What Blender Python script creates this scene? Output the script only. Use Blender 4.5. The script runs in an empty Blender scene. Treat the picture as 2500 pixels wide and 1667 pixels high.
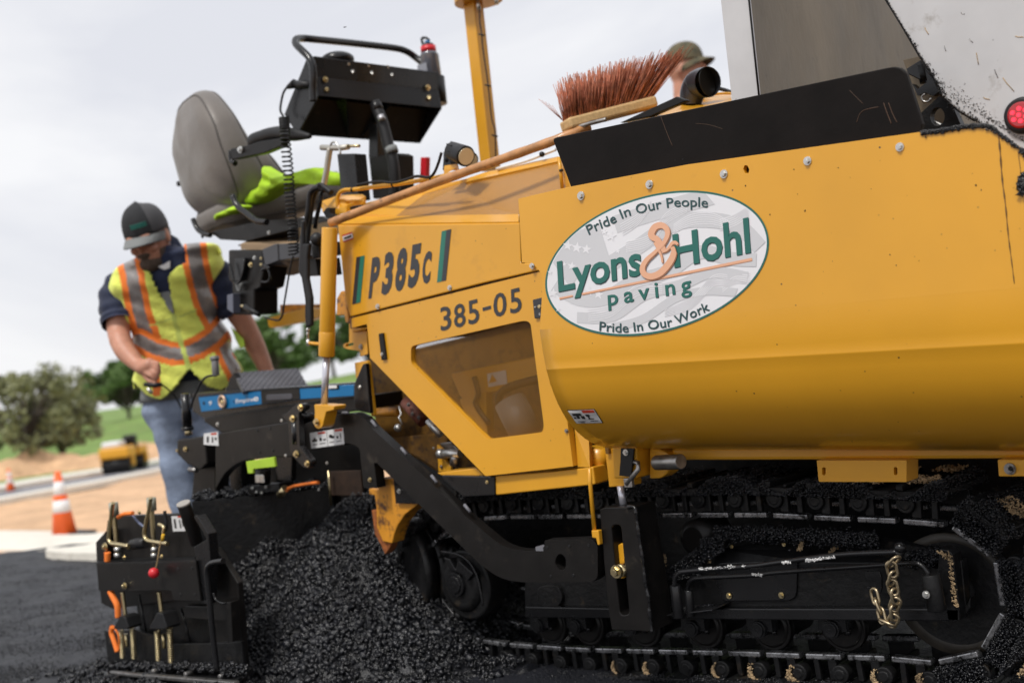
import bpy, bmesh, math, random
import numpy as np
from math import sin, cos, radians, pi, sqrt, atan2
from mathutils import Vector, Matrix
from mathutils.geometry import tessellate_polygon, delaunay_2d_cdt
random.seed(7); rng = np.random.default_rng(7)
SC = bpy.context.scene
COL = SC.collection
# ------------------------------------------------------------------ camera
CAM = Vector((0.0, -2.365, 0.86)); YAW = radians(43); ROLL = radians(7); PITCH = radians(.87); FPX = 2862.0
_d = Vector((-sin(YAW)*cos(PITCH), cos(YAW)*cos(PITCH), sin(PITCH)))
_r0 = Vector((cos(YAW), sin(YAW), 0)); _u0 = _r0.cross(_d)
_R = _r0*cos(ROLL) - _u0*sin(ROLL); _U = _u0*cos(ROLL) + _r0*sin(ROLL)
cd = bpy.data.cameras.new('camera'); cam = bpy.data.objects.new('camera', cd); COL.objects.link(cam)
cam.matrix_world = Matrix(((_R.x, _U.x, -_d.x, CAM.x), (_R.y, _U.y, -_d.y, CAM.y), (_R.z, _U.z, -_d.z, CAM.z), (0, 0, 0, 1)))
cd.sensor_width = 36; cd.lens = 36*FPX/2500; cd.clip_start = .05; cd.clip_end = 6000
cd.dof.use_dof = True; cd.dof.focus_distance = 2.5; cd.dof.aperture_fstop = 3.0
SC.camera = cam
# ------------------------------------------------------------------ sky, sun, exposure
SUN_EL, SUN_AZ = radians(56), radians(172)        # azimuth of the sun measured from +y clockwise
w = bpy.data.worlds.new('World'); SC.world = w; w.use_nodes = True
nt = w.node_tree; nt.nodes.clear()
def N(t, **k):
    n = nt.nodes.new(t)
    for a, b in k.items(): setattr(n, a, b)
    return n
out = N('ShaderNodeOutputWorld'); bg = N('ShaderNodeBackground'); bg.inputs['Strength'].default_value = .091
sky = N('ShaderNodeTexSky', sky_type='NISHITA', sun_disc=False, sun_elevation=SUN_EL, sun_rotation=SUN_AZ, air_density=1.0, dust_density=2.0)
tc = N('ShaderNodeTexCoord'); mp = N('ShaderNodeMapping'); mp.inputs['Scale'].default_value = (1, 1, 2.6)
no = N('ShaderNodeTexNoise'); no.inputs['Scale'].default_value = 2.3; no.inputs['Detail'].default_value = 7; no.inputs['Roughness'].default_value = .55; no.inputs['Distortion'].default_value = .5
rp = N('ShaderNodeValToRGB'); rp.color_ramp.elements[0].position = .38; rp.color_ramp.elements[1].position = .62
rp.color_ramp.elements[0].color = (7.3, 7.4, 7.9, 1); rp.color_ramp.elements[1].color = (9.0, 9.0, 9.15, 1)
mx = N('ShaderNodeMix', data_type='RGBA'); mx.inputs['Factor'].default_value = .93
L = nt.links.new
L(tc.outputs['Generated'], mp.inputs['Vector']); L(mp.outputs[0], no.inputs['Vector']); L(no.outputs['Fac'], rp.inputs[0])
L(sky.outputs[0], mx.inputs[6]); L(rp.outputs[0], mx.inputs[7]); L(mx.outputs[2], bg.inputs[0]); L(bg.outputs[0], out.inputs[0])
sd = bpy.data.lights.new('sun', 'SUN'); sun = bpy.data.objects.new('sun', sd); COL.objects.link(sun)
sd.energy = 2.1; sd.angle = radians(10); sd.color = (1, .96, .9)
sv = Vector((sin(SUN_AZ)*cos(SUN_EL), cos(SUN_AZ)*cos(SUN_EL), sin(SUN_EL)))
sun.rotation_euler = sv.to_track_quat('Z', 'Y').to_euler(); sun.location = (0, 0, 20)
SC.view_settings.view_transform = 'Standard'; SC.view_settings.look = 'None'
SC.view_settings.exposure = .28; SC.view_settings.gamma = 1; SC.view_settings.use_curve_mapping = False
SC.cycles.max_bounces = 8; SC.cycles.transparent_max_bounces = 12
# ------------------------------------------------------------------ measured points: photograph regions -> points on real planes
ZK = dict(F=(0, 0, .9408), A=(200, 440, 2.8), B=(380, 60, 2.8), C=(640, 60, 3.1365), E=(680, 460, 2.1778), G=(200, 1180, 3.2196),
          H=(400, 880, 3.734), I=(1300, 0, 3.015), J=(1700, 0, 2.94), K=(1280, 420, 3.266), L=(1360, 960, 2.0632), M=(1400, 1180, 3.22),
          N=(1900, 1180, 3.22), O=(0, 740, 2.3762), P=(880, 1100, 2.765), Q=(760, 860, 3.92), R=(540, 560, 4.6105), S=(780, 360, 3.7935),
          T=(1060, 0, 3.409), U=(2200, 280, 2.53), V=(2300, 1000, 2.35), X=(0, 0, 1))
def px(k, x, y):
    o = ZK[k]; return o[0]+x/o[2], o[1]+y/o[2]
def ray(k, x, y):
    u, v = px(k, x, y); return _d*FPX + _R*(u-1250) - _U*(v-833.5)
def PY(k, x, y, Y):                      # on a plane y = Y (parallel to the machine's side)
    r = ray(k, x, y); return CAM + r*((Y-CAM.y)/r.y)
def PXp(k, x, y, X):                     # on a plane x = X (across the machine)
    r = ray(k, x, y); return CAM + r*((X-CAM.x)/r.x)
def PZ(k, x, y, Z=0.):
    r = ray(k, x, y); return CAM + r*((Z-CAM.z)/r.z)
def PD(k, x, y, D):                      # at a distance in front of the camera
    return CAM + ray(k, x, y)*(D/FPX)
def scl(k, p):                           # metres per region pixel at a point
    return (p-CAM).dot(_d)/FPX/ZK[k][2]
# ------------------------------------------------------------------ materials
def mat(name, col, rough=.5, metal=0., var=.12, vs=6., bump=0., bs=60., dirt=None, dcol=(.05, .045, .04), ds=9., coat=0., croug=.12, spec=.5, specks=None, rvar=.1, emit=None, sheen=0., stretch=None):
    m = bpy.data.materials.new(name); m.use_nodes = True; t = m.node_tree; n = t.nodes; l = t.links.new
    b = n['Principled BSDF']; b.inputs['Roughness'].default_value = rough; b.inputs['Metallic'].default_value = metal
    b.inputs['Coat Weight'].default_value = coat; b.inputs['Coat Roughness'].default_value = croug; b.inputs['Specular IOR Level'].default_value = spec
    if sheen: b.inputs['Sheen Weight'].default_value = sheen
    g = n.new('ShaderNodeNewGeometry'); src = g.outputs['Position']
    if stretch:
        mpn = n.new('ShaderNodeMapping'); mpn.inputs['Scale'].default_value = stretch; l(src, mpn.inputs[0]); src = mpn.outputs[0]
    def noise(s, d=4, r=.6):
        q = n.new('ShaderNodeTexNoise'); q.inputs['Scale'].default_value = s; q.inputs['Detail'].default_value = d; q.inputs['Roughness'].default_value = r; l(src, q.inputs['Vector']); return q.outputs['Fac']
    def ramp(f, a, c0, bb, c1):
        q = n.new('ShaderNodeValToRGB'); e = q.color_ramp.elements; e[0].position = a; e[0].color = (*c0, 1); e[1].position = bb; e[1].color = (*c1, 1); l(f, q.inputs[0]); return q.outputs[0]
    def mix(f, a, c):
        q = n.new('ShaderNodeMix'); q.data_type = 'RGBA'; l(f, q.inputs[0])
        for i, s in ((6, a), (7, c)):
            if isinstance(s, tuple): q.inputs[i].default_value = (*s, 1)
            else: l(s, q.inputs[i])
        return q.outputs[2]
    nz = noise(vs)
    c = ramp(nz, .3, tuple(x*(1-var) for x in col), .7, tuple(min(1, x*(1+var)) for x in col))
    if dirt is not None:
        f = ramp(noise(ds, 9, .7), dirt, (0, 0, 0), dirt+.12, (1, 1, 1)); c = mix(f, c, dcol)
    if specks:
        v = n.new('ShaderNodeTexVoronoi'); v.inputs['Scale'].default_value = specks[0]; l(src, v.inputs['Vector'])
        f = ramp(v.outputs['Distance'], specks[1], (1, 1, 1), specks[1]*1.5, (0, 0, 0))
        f2 = ramp(noise(7, 2), .5, (0, 0, 0), .62, (1, 1, 1)); q = n.new('ShaderNodeMath'); q.operation = 'MULTIPLY'; l(f, q.inputs[0]); l(f2, q.inputs[1])
        c = mix(q.outputs[0], c, (.03, .02, .012))
    l(c, b.inputs['Base Color'])
    if rvar:
        q = n.new('ShaderNodeMapRange'); q.inputs[3].default_value = max(.02, rough-rvar); q.inputs[4].default_value = min(1, rough+rvar); l(noise(vs*2.3), q.inputs[0]); l(q.outputs[0], b.inputs['Roughness'])
    if bump:
        q = n.new('ShaderNodeBump'); q.inputs['Strength'].default_value = bump; q.inputs['Distance'].default_value = .01; l(noise(bs, 5), q.inputs['Height']); l(q.outputs[0], b.inputs['Normal'])
    if emit: b.inputs['Emission Color'].default_value = (*emit[0], 1); b.inputs['Emission Strength'].default_value = emit[1]
    return m
YEL = mat('yellow_paint', (.71, .34, .016), .36, var=.06, vs=2.5, coat=.5, croug=.14, specks=(34, .05), rvar=.06, dirt=.62, dcol=(.55, .26, .02), ds=3.2)
YEL2 = mat('yellow_paint_plain', (.70, .335, .015), .42, var=.06, coat=.4, croug=.2, dirt=.68, dcol=(.3, .14, .02), ds=14)
YWORN = mat('worn_yellow_paint', (.62, .26, .02), .5, var=.2, dirt=.5, dcol=(.12, .05, .02), ds=22, coat=.2)
BLK = mat('black_paint', (.0095, .0086, .0082), .38, var=.3, vs=12, coat=.1, croug=.25, dirt=.6, dcol=(.035, .029, .024), ds=14, bump=.05, bs=90, spec=.22)
BLKS = mat('satin_black_paint', (.009, .009, .010), .27, var=.2, coat=.1, croug=.2, spec=.4, dirt=.64, dcol=(.03, .025, .02), ds=35)
BLKD = mat('dirty_black_steel', (.007, .007, .0075), .42, var=.4, vs=18, dirt=.58, dcol=(.045, .034, .023), ds=19, bump=.2, bs=70, spec=.3)
RUB = mat('black_rubber', (.008, .008, .009), .5, var=.3, bump=.05, spec=.4)
FLAP = mat('scuffed_black_rubber', (.0075, .006, .0055), .42, var=.35, vs=9, dirt=.64, dcol=(.024, .017, .012), ds=6, bump=.05, bs=120, spec=.12)
ZINC = mat('zinc_plate', (.62, .62, .6), .3, .85, var=.1, vs=60)
BRASS = mat('yellow_zinc', (.66, .55, .32), .3, 1., var=.15, vs=60)
CHROME = mat('chrome', (.62, .62, .68), .28, .55, var=.03, rvar=.03)
STEEL = mat('worn_steel', (.33, .32, .31), .38, .9, var=.3, vs=30, dirt=.55, dcol=(.04, .03, .025), ds=40)
RAILM = mat('polished_rail_steel', (.3, .3, .31), .28, .8, var=.5, vs=50, dirt=.5, dcol=(.02, .02, .02), ds=60)
ASPH = mat('asphalt_stone', (.0055, .0062, .009), .3, var=.75, vs=35, rvar=.2, spec=.7, bump=.35, bs=260)
ASPHG = mat('fresh_asphalt_mat', (.0085, .0095, .014), .52, var=.5, vs=5, rvar=.2, bump=1., bs=95, spec=.35, dirt=.54, dcol=(.018, .018, .022), ds=90)
IDR = mat('dirty_idler_rim', (.028, .023, .017), .5, var=.4, vs=25, dirt=.6, dcol=(.1, .075, .04), ds=30)
MUD = mat('dried_mud', (.42, .3, .17), .9, var=.35, vs=40, bump=.5, dirt=.55, dcol=(.08, .055, .03), ds=50)
WOOD = mat('varnished_wood', (.46, .22, .08), .42, var=.3, vs=25, dirt=.56, dcol=(.12, .06, .025), ds=34, coat=.3)
WOODP = mat('pale_wood', (.62, .42, .2), .6, var=.15, vs=20, stretch=(1, 6, 6))
BRIS = mat('rust_red_bristle', (.5, .18, .1), .6, var=.5, vs=60)
GREY = mat('grey_vinyl', (.15, .133, .118), .5, var=.12, vs=5, bump=.25, bs=14, sheen=.2)
VEST = mat('lime_fabric', (.84, .93, .16), .75, var=.12, vs=12, bump=.8, bs=22, sheen=.2)
LIME = mat('hi_vis_jacket_fabric', (.42, .68, .02), .7, var=.2, vs=9, bump=.5, bs=22)
ORG = mat('orange_fabric', (.95, .22, .03), .7, var=.1, bump=.3, bs=40)
REFL = mat('grey_reflective_tape', (.30, .28, .27), .35, .35, var=.2, vs=25, bump=.3, bs=40)
NAVY = mat('navy_fabric', (.012, .020, .055), .8, var=.3, bump=.9, bs=20, sheen=.15)
DENIM = mat('faded_denim', (.22, .27, .37), .85, var=.35, vs=9, bump=.6, bs=18)
SKIN = mat('skin', (.52, .25, .165), .5, var=.15, vs=20, bump=.12, bs=90)
SKIN.node_tree.nodes['Principled BSDF'].inputs['Subsurface Weight'].default_value = .08
BEARD = mat('grey_brown_beard', (.10, .07, .052), .9, var=.4, vs=90, bump=.8, bs=200)
CAPB = mat('charcoal_cap_fabric', (.02, .021, .024), .85, var=.2, bump=.3, bs=60)
CAPG = mat('grey_cap_fabric', (.19, .2, .2), .85, var=.15, bump=.3)
CAMO = mat('camouflage_fabric', (.12, .1, .055), .85, var=.2, dirt=.5, dcol=(.035, .04, .025), ds=28)
LACE = mat('boot_leather', (.1, .06, .035), .6)
WHT = mat('weathered_white_paint', (.56, .56, .57), .42, var=.12, vs=4, dirt=.6, dcol=(.33, .31, .29), ds=9, coat=.2, specks=(30, .05))
TGATE = mat('tar_stained_steel', (.16, .125, .08), .45, .2, var=.35, vs=3.5, dirt=.63, dcol=(.03, .022, .015), ds=20, bump=.08, bs=60, stretch=(1, 1, .5))
GLASS = mat('lamp_lens', (.7, .6, .4), .15, var=.05, coat=1)
REDL = mat('red_led', (.6, .01, .02), .2, var=.05, emit=((1, .03, .06), 1.6))
REDD = mat('dark_red_lens', (.25, .003, .006), .12, var=.05, coat=1, emit=((1, .01, .02), .12))
RED = mat('red_plastic', (.62, .02, .03), .35, var=.05)
BLUE = mat('blue_anodised', (.0, .17, .42), .35, .3, var=.06)
CLEAR = mat('smoky_clear_plastic', (.12, .13, .16), .12, var=.1, coat=1)
STICK = mat('white_sticker', (.68, .68, .68), .4, var=.04)
LABK = mat('label_ink', (.02, .02, .02), .5, var=.05)
LABR = mat('label_red', (.5, .05, .02), .5, var=.05)
PRN = mat('print_charcoal', (.022, .024, .03), .4, var=.05, coat=.3)
PGN = mat('print_green', (.006, .16, .11), .4, var=.05, coat=.3)
DGRN = mat('decal_green', (.008, .13, .105), .4, var=.05, coat=.3)
DTXT = mat('decal_dark_green', (.018, .07, .075), .4, var=.05, coat=.3)
DBG = mat('decal_light_grey', (.60, .605, .63), .38, var=.02, coat=.4)
DWH = mat('decal_white', (.78, .78, .81), .38, var=.02, coat=.4)
PEACH = mat('decal_peach', (.78, .42, .26), .4, var=.03, coat=.3)
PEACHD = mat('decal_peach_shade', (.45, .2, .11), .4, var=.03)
LIMEP = mat('lime_plastic', (.4, .6, .04), .5, var=.1)
CONO = mat('cone_orange', (.85, .13, .02), .5, var=.1, dirt=.7, dcol=(.3, .1, .05))
CONW = mat('cone_white_sleeve', (.75, .75, .75), .4, var=.05)
TAN = mat('tan_bounce_underside', (.36, .25, .15), .6, var=.1)  # yellow-tan reflected light on the underside put into the base colour
DPLATE = mat('grey_step_metal', (.1, .1, .115), .4, .6, var=.15)
CONC = mat('pale_concrete', (.72, .68, .6), .9, var=.1, vs=8, bump=.4)
DIRT = mat('tan_dirt', (.6, .38, .22), .95, var=.25, vs=1.2, bump=1, bs=6, dirt=.56, dcol=(.42, .25, .14), ds=2.5)
GRAV = mat('grey_road', (.22, .22, .24), .9, var=.2, vs=2)
GRASS = mat('grass_ground', (.15, .24, .05), .95, var=.35, vs=.5, dirt=.55, dcol=(.2, .2, .07), ds=.8, bump=1, bs=3)
LEAFG = mat('green_leaves', (.10, .17, .045), .7, var=.5, vs=3)
LEAFO = mat('olive_leaves', (.2, .21, .1), .7, var=.45, vs=3)
BARK = mat('bark', (.08, .065, .055), .9, var=.3, bump=.6)
def screenmat(name, col, fac, sc=260):
    m = mat(name, col, .45, var=.05); t = m.node_tree; l = t.links.new
    tr = t.nodes.new('ShaderNodeBsdfTransparent'); mxs = t.nodes.new('ShaderNodeMixShader')
    g = t.nodes.new('ShaderNodeNewGeometry'); mpn = t.nodes.new('ShaderNodeMapping'); mpn.inputs['Rotation'].default_value = (0, radians(45), 0); mpn.inputs['Scale'].default_value = (sc, 0, sc)
    v = t.nodes.new('ShaderNodeTexVoronoi'); v.inputs['Scale'].default_value = 1; v.inputs['Randomness'].default_value = 0
    c = t.nodes.new('ShaderNodeMath'); c.operation = 'LESS_THAN'; c.inputs[1].default_value = fac
    l(g.outputs['Position'], mpn.inputs[0]); l(mpn.outputs[0], v.inputs['Vector']); l(v.outputs['Distance'], c.inputs[0])
    l(c.outputs[0], mxs.inputs[0]); l(t.nodes['Principled BSDF'].outputs[0], mxs.inputs[1]); l(tr.outputs[0], mxs.inputs[2]); l(mxs.outputs[0], t.nodes['Material Output'].inputs[0])
    return m
MESHY = screenmat('perforated_yellow_sheet', (.26, .12, .014), .47, 200)
YDARK = mat('shaded_bay_yellow', (.2, .095, .012), .6, var=.3, vs=8, dirt=.5, dcol=(.04, .02, .01), ds=14)  # yellow paint darkened: the shade inside the engine bay is in the colour
def perfmat():
    m = mat('perforated_hood_sheet', (.52, .24, .03), .5, var=.05, coat=.3, croug=.3); t = m.node_tree; l = t.links.new; b = t.nodes['Principled BSDF']
    g = t.nodes.new('ShaderNodeNewGeometry'); mpn = t.nodes.new('ShaderNodeMapping'); mpn.inputs['Scale'].default_value = (240, 0, 240); v = t.nodes.new('ShaderNodeTexVoronoi'); v.inputs['Scale'].default_value = 1; v.inputs['Randomness'].default_value = 0
    r = t.nodes.new('ShaderNodeMath'); r.operation = 'LESS_THAN'; r.inputs[1].default_value = .36; mxn = t.nodes.new('ShaderNodeMix'); mxn.data_type = 'RGBA'; old = b.inputs['Base Color'].links[0].from_socket
    l(g.outputs['Position'], mpn.inputs[0]); l(mpn.outputs[0], v.inputs['Vector']); l(v.outputs['Distance'], r.inputs[0]); l(r.outputs[0], mxn.inputs[0]); l(old, mxn.inputs[6]); mxn.inputs[7].default_value = (.16, .075, .012, 1); l(mxn.outputs[2], b.inputs['Base Color']); return m
# ------------------------------------------------------------------ mesh helpers
ROOT = None
def inside(p, pg):
    r = False
    for i in range(len(pg)):
        (x0, y0), (x1, y1) = pg[i][:2], pg[i-1][:2]
        if (y0 > p[1]) != (y1 > p[1]) and p[0] < (x1-x0)*(p[1]-y0)/(y1-y0)+x0: r = not r
    return r
class MB:
    def __init__(s): s.v = []; s.f = []; s.mi = []; s.sm = []
    def add(s, vs, fs, mi=0, sm=False):
        o = len(s.v); s.v += [tuple(v) for v in vs]
        for f in fs: s.f.append(tuple(i+o for i in f)); s.mi.append(mi); s.sm.append(sm)
        return s
    def box(s, a, b, mi=0):
        x0, y0, z0 = a; x1, y1, z1 = b
        return s.add([(x0,y0,z0),(x1,y0,z0),(x1,y1,z0),(x0,y1,z0),(x0,y0,z1),(x1,y0,z1),(x1,y1,z1),(x0,y1,z1)], [(0,3,2,1),(4,5,6,7),(0,1,5,4),(1,2,6,5),(2,3,7,6),(3,0,4,7)], mi)
    def cyl(s, a, b, r, r2=None, n=24, caps=True, mi=0):
        a = Vector(a); b = Vector(b); r2 = r if r2 is None else r2
        d = (b-a).normalized(); p = d.orthogonal().normalized(); q = d.cross(p)
        vs = []
        for c, rr in ((a, r), (b, r2)):
            vs += [c+(p*cos(2*pi*i/n)+q*sin(2*pi*i/n))*rr for i in range(n)]
        s.add(vs, [(i, (i+1) % n, n+(i+1) % n, n+i) for i in range(n)], mi, True)
        if caps: s.add(vs, [tuple(range(n-1, -1, -1)), tuple(range(n, 2*n))], mi)
        return s
    def tube(s, pts, r, n=10, closed=False, mi=0, caps=True):
        pts = [Vector(p) for p in pts]; m = len(pts); rs = r if isinstance(r, (list, tuple)) else [r]*m
        vs = []; pv = None
        for i in range(m):
            t = (pts[(i+1) % m]-pts[i-1]) if (closed or 0 < i < m-1) else (pts[1]-pts[0] if i == 0 else pts[-1]-pts[-2])
            t.normalize(); pv = t.orthogonal().normalized() if pv is None else (pv-t*pv.dot(t)).normalized(); q = t.cross(pv)
            vs += [pts[i]+(pv*cos(2*pi*k/n)+q*sin(2*pi*k/n))*rs[i] for k in range(n)]
        fs = []
        for i in range(m if closed else m-1):
            a = i*n; b = ((i+1) % m)*n
            fs += [(a+k, a+(k+1) % n, b+(k+1) % n, b+k) for k in range(n)]
        s.add(vs, fs, mi, True)
        if caps and not closed: s.add(vs, [tuple(range(n-1, -1, -1)), tuple(range((m-1)*n, m*n))], mi)
        return s
    def sph(s, c, r, n=16, mi=0, M=None):
        c = Vector(c); r = (r, r, r) if not isinstance(r, tuple) else r; vs = []
        for j in range(n+1):
            for i in range(2*n):
                a = pi*j/n; b = pi*i/n; p = Vector((r[0]*sin(a)*cos(b), r[1]*sin(a)*sin(b), r[2]*cos(a)))
                vs.append(c+(M @ p if M else p))
        return s.add(vs, [(j*2*n+i, (j+1)*2*n+i, (j+1)*2*n+(i+1) % (2*n), j*2*n+(i+1) % (2*n)) for j in range(n) for i in range(2*n)], mi, True)
    def poly(s, o, Y, t, holes=(), mi=0):          # o, holes: points (x,z); extruded from y=Y to y=Y+t
        loops = [o]+list(holes); flat = [p for lp in loops for p in lp]; n = len(flat); tri = []
        if holes:
            ed = []; k = 0
            for lp in loops: ed += [(k+i, k+(i+1) % len(lp)) for i in range(len(lp))]; k += len(lp)
            vo, _, fo, ov, _, _ = delaunay_2d_cdt([Vector(p) for p in flat], ed, [], 0, 1e-7)
            fo = [f for f in fo if inside(sum((vo[i] for i in f), Vector((0, 0)))/3, o) and not any(inside(sum((vo[i] for i in f), Vector((0, 0)))/3, h) for h in holes)]
            mp_ = [min(range(n), key=lambda i: (flat[i][0]-q[0])**2+(flat[i][1]-q[1])**2) for q in vo]; tri = [tuple(mp_[i] for i in f) for f in fo]
        vs = [(p[0], Y, p[1]) for p in flat]+[(p[0], Y+t, p[1]) for p in flat]
        fs = [tuple(a) for a in tri]+[tuple(i+n for i in reversed(a)) for a in tri]
        if not holes: fs = [tuple(range(n)), tuple(range(2*n-1, n-1, -1))]
        k = 0
        for lp in loops:
            m = len(lp); fs += [(k+i, k+(i+1) % m, n+k+(i+1) % m, n+k+i) for i in range(m)]; k += m
        return s.add(vs, fs, mi)
    def build(s, name, mats, parent=None, bevel=0, smooth=None, fixn=True, seg=2, sub=0):
        me = bpy.data.meshes.new(name); me.from_pydata(s.v, [], s.f); me.validate()
        for m in (mats if isinstance(mats, (list, tuple)) else [mats]): me.materials.append(m)
        if len(me.polygons) == len(s.f):
            me.polygons.foreach_set('material_index', s.mi); me.polygons.foreach_set('use_smooth', s.sm if smooth is None else [smooth]*len(s.f))
        if fixn:
            b = bmesh.new(); b.from_mesh(me); bmesh.ops.remove_doubles(b, verts=b.verts, dist=1e-6); bmesh.ops.recalc_face_normals(b, faces=b.faces); b.to_mesh(me); b.free()
        o = bpy.data.objects.new(name, me); COL.objects.link(o)
        if parent is None: parent = ROOT
        if parent: adopt(o, parent)
        if bevel:
            m = o.modifiers.new('bevel', 'BEVEL'); m.width = bevel; m.segments = seg; m.limit_method = 'ANGLE'; m.angle_limit = radians(40); m.use_clamp_overlap = True
        if sub:
            m = o.modifiers.new('sub', 'SUBSURF'); m.levels = sub; m.render_levels = sub
        return o
def adopt(o, parent):
    o.parent = parent; M = Matrix.Identity(4); p = parent
    ch = []
    while p: ch.append(p); p = p.parent
    for p in reversed(ch): M = M @ p.matrix_parent_inverse @ Matrix.LocRotScale(p.location, p.rotation_euler, p.scale)
    o.matrix_parent_inverse = M.inverted()
def thing(name, label, cat, loc, group=None):
    o = bpy.data.objects.new(name, None); COL.objects.link(o); o.location = loc; o.empty_display_size = .2
    o['label'] = label; o['category'] = cat
    if group: o['group'] = group
    return o
def tag(o, label, cat, group=None, kind=None):
    o['label'] = label; o['category'] = cat
    if group: o['group'] = group
    if kind: o['kind'] = kind
    return o
def stuff(o, **k):
    o['kind'] = 'stuff'
    for a, b in k.items(): o[a] = b
    return o
def fillet(p, seg=5):                     # p: (x, y[, r]) in pixels -> rounded outline
    out = []; n = len(p)
    for i in range(n):
        c = Vector(p[i][:2]); r = p[i][2] if len(p[i]) > 2 else 0
        if not r: out.append(tuple(c)); continue
        a = Vector(p[i-1][:2])-c; b = Vector(p[(i+1) % n][:2])-c; ra = min(r, a.length*.49); rb = min(r, b.length*.49)
        A = c+a.normalized()*ra; B = c+b.normalized()*rb
        for k in range(seg+1):
            t = k/seg; out.append(tuple(A*(1-t)**2+c*2*t*(1-t)+B*t*t))
    return out
def norm(k, pts):                         # mixed keys -> source pixels
    o = []
    for p in pts:
        if isinstance(p[0], str): u, v = px(*p[:3]); r = p[3]/ZK[p[0]][2] if len(p) > 3 else 0
        else: u, v = px(k, p[0], p[1]); r = p[2]/ZK[k][2] if len(p) > 2 else 0
        o.append((u, v, r))
    return o
def xz(k, pts, Y):
    r = []
    for u, v in fillet(norm(k, pts)):
        q = PY('X', u, v, Y); r.append((q.x, q.z))
    return r
def pl(name, k, pts, Y, t, m, holes=(), parent=None, bev=.002):
    return MB().poly(xz(k, pts, Y), Y, t, [xz(k, h, Y) for h in holes]).build(name, m, parent or ROOT, bevel=bev)
def face3(name, pts, t, m, parent=None, bev=0):        # pts: (k,x,y,Y) -> sheet of thickness t
    v = [PY(*p) for p in pts]; n = (v[1]-v[0]).cross(v[2]-v[0]).normalized()
    if n.dot(CAM-v[0]) < 0: n = -n
    b = [p-n*t for p in v]; m_ = len(v)
    return MB().add(v+b, [tuple(range(m_)), tuple(range(2*m_-1, m_-1, -1))]+[(i, (i+1) % m_, m_+(i+1) % m_, m_+i) for i in range(m_)]).build(name, m, parent or ROOT, bevel=bev)
def spl(p, s=6):                          # catmull-rom through points
    p = [Vector(q) for q in p]; o = []
    for i in range(len(p)-1):
        a = p[max(i-1, 0)]; b = p[i]; c = p[i+1]; d = p[min(i+2, len(p)-1)]
        for j in range(s):
            t = j/s; o.append(.5*((2*b)+(c-a)*t+(2*a-5*b+4*c-d)*t*t+(3*b-a-3*c+d)*t**3))
    return o+[p[-1]]
def tb(name, k, pts, rp, m, Y=None, parent=None, n=10, s=6, smooth=True):  # tube; rp radius in region px at the first point
    q = [PY(k, p[0], p[1], p[2] if len(p) > 2 else Y) if not isinstance(p[0], str) else PY(p[0], p[1], p[2], p[3] if len(p) > 3 else Y) for p in pts]
    return MB().tube(spl(q, s) if smooth else q, rp*scl(k, q[0]), n).build(name, m, parent or ROOT)
def cy(name, k, x, y, rp, Y, t, m, parent=None, n=36, bev=.0015):          # cylinder, axis along y
    c = PY(k, x, y, Y); return MB().cyl(c, c+Vector((0, t, 0)), rp*scl(k, c), n=n).build(name, m, parent or ROOT, bevel=bev)
_bm = {}
def boltmesh(m):
    if m.name in _bm: return _bm[m.name]
    b = MB().cyl((0, 0, 0), (0, -.22, 0), 1.0, .94, n=20).cyl((0, -.2, 0), (0, -.75, 0), .68, .62, n=6).cyl((0, -.74, 0), (0, -.8, 0), .4, .36, n=12)
    for i, s_ in enumerate(b.sm): b.sm[i] = False
    o = b.build('bolt', m, False); me = o.data; bpy.data.objects.remove(o); _bm[m.name] = me; return me
def bolt(k, x, y, Y, rp, m=None, parent=None, name='bolt', X=None, ax=None):
    me = boltmesh(m or ZINC); p = PY(k, x, y, Y) if X is None else PXp(k, x, y, X)
    o = bpy.data.objects.new(name, me); COL.objects.link(o); o.location = p; o.scale = (rp*scl(k, p),)*3
    o.rotation_euler = (0, random.uniform(0, 1), 0) if X is None else (random.uniform(0, 1), 0, radians(90))
    if ax: o.rotation_euler = ax
    adopt(o, parent or ROOT); return o
# chips: thousands of irregular stones in one mesh
_ico = None
def chips(name, P, S, m, parent=None, flat=.75, keepout=None):
    P = np.asarray(P, float); n = len(P); S = np.asarray(S, float)
    base = np.array([(1,0,0),(-1,0,0),(0,1,0),(0,-1,0),(0,0,1),(0,0,-1)], float)
    fc = np.array([(0,2,4),(2,1,4),(1,3,4),(3,0,4),(2,0,5),(1,2,5),(3,1,5),(0,3,5)])
    V = base[None]*(.55+.9*rng.random((n, 6, 1))) + rng.normal(0, .22, (n, 6, 3)); V *= (1, 1, flat)
    q = rng.normal(size=(n, 4)); q /= np.linalg.norm(q, axis=1)[:, None]; a, b, c, d = q.T
    R = np.stack([1-2*(c*c+d*d), 2*(b*c-a*d), 2*(b*d+a*c), 2*(b*c+a*d), 1-2*(b*b+d*d), 2*(c*d-a*b), 2*(b*d-a*c), 2*(c*d+a*b), 1-2*(b*b+c*c)], 1).reshape(n, 3, 3)
    V = np.einsum('nij,nkj->nki', R, V)*S[:, None, None]+P[:, None]
    F = (fc[None]+6*np.arange(n)[:, None, None]).reshape(-1, 3)
    me = bpy.data.meshes.new(name); me.vertices.add(n*6); me.vertices.foreach_set('co', V.reshape(-1)); me.loops.add(len(F)*3); me.loops.foreach_set('vertex_index', F.reshape(-1).astype(np.int32))
    me.polygons.add(len(F)); me.polygons.foreach_set('loop_start', np.arange(0, len(F)*3, 3, dtype=np.int32)); me.update(calc_edges=True); me.materials.append(m)
    o = bpy.data.objects.new(name, me); COL.objects.link(o); o['kind'] = 'stuff'
    if parent is not None: adopt(o, parent)
    return o
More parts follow.
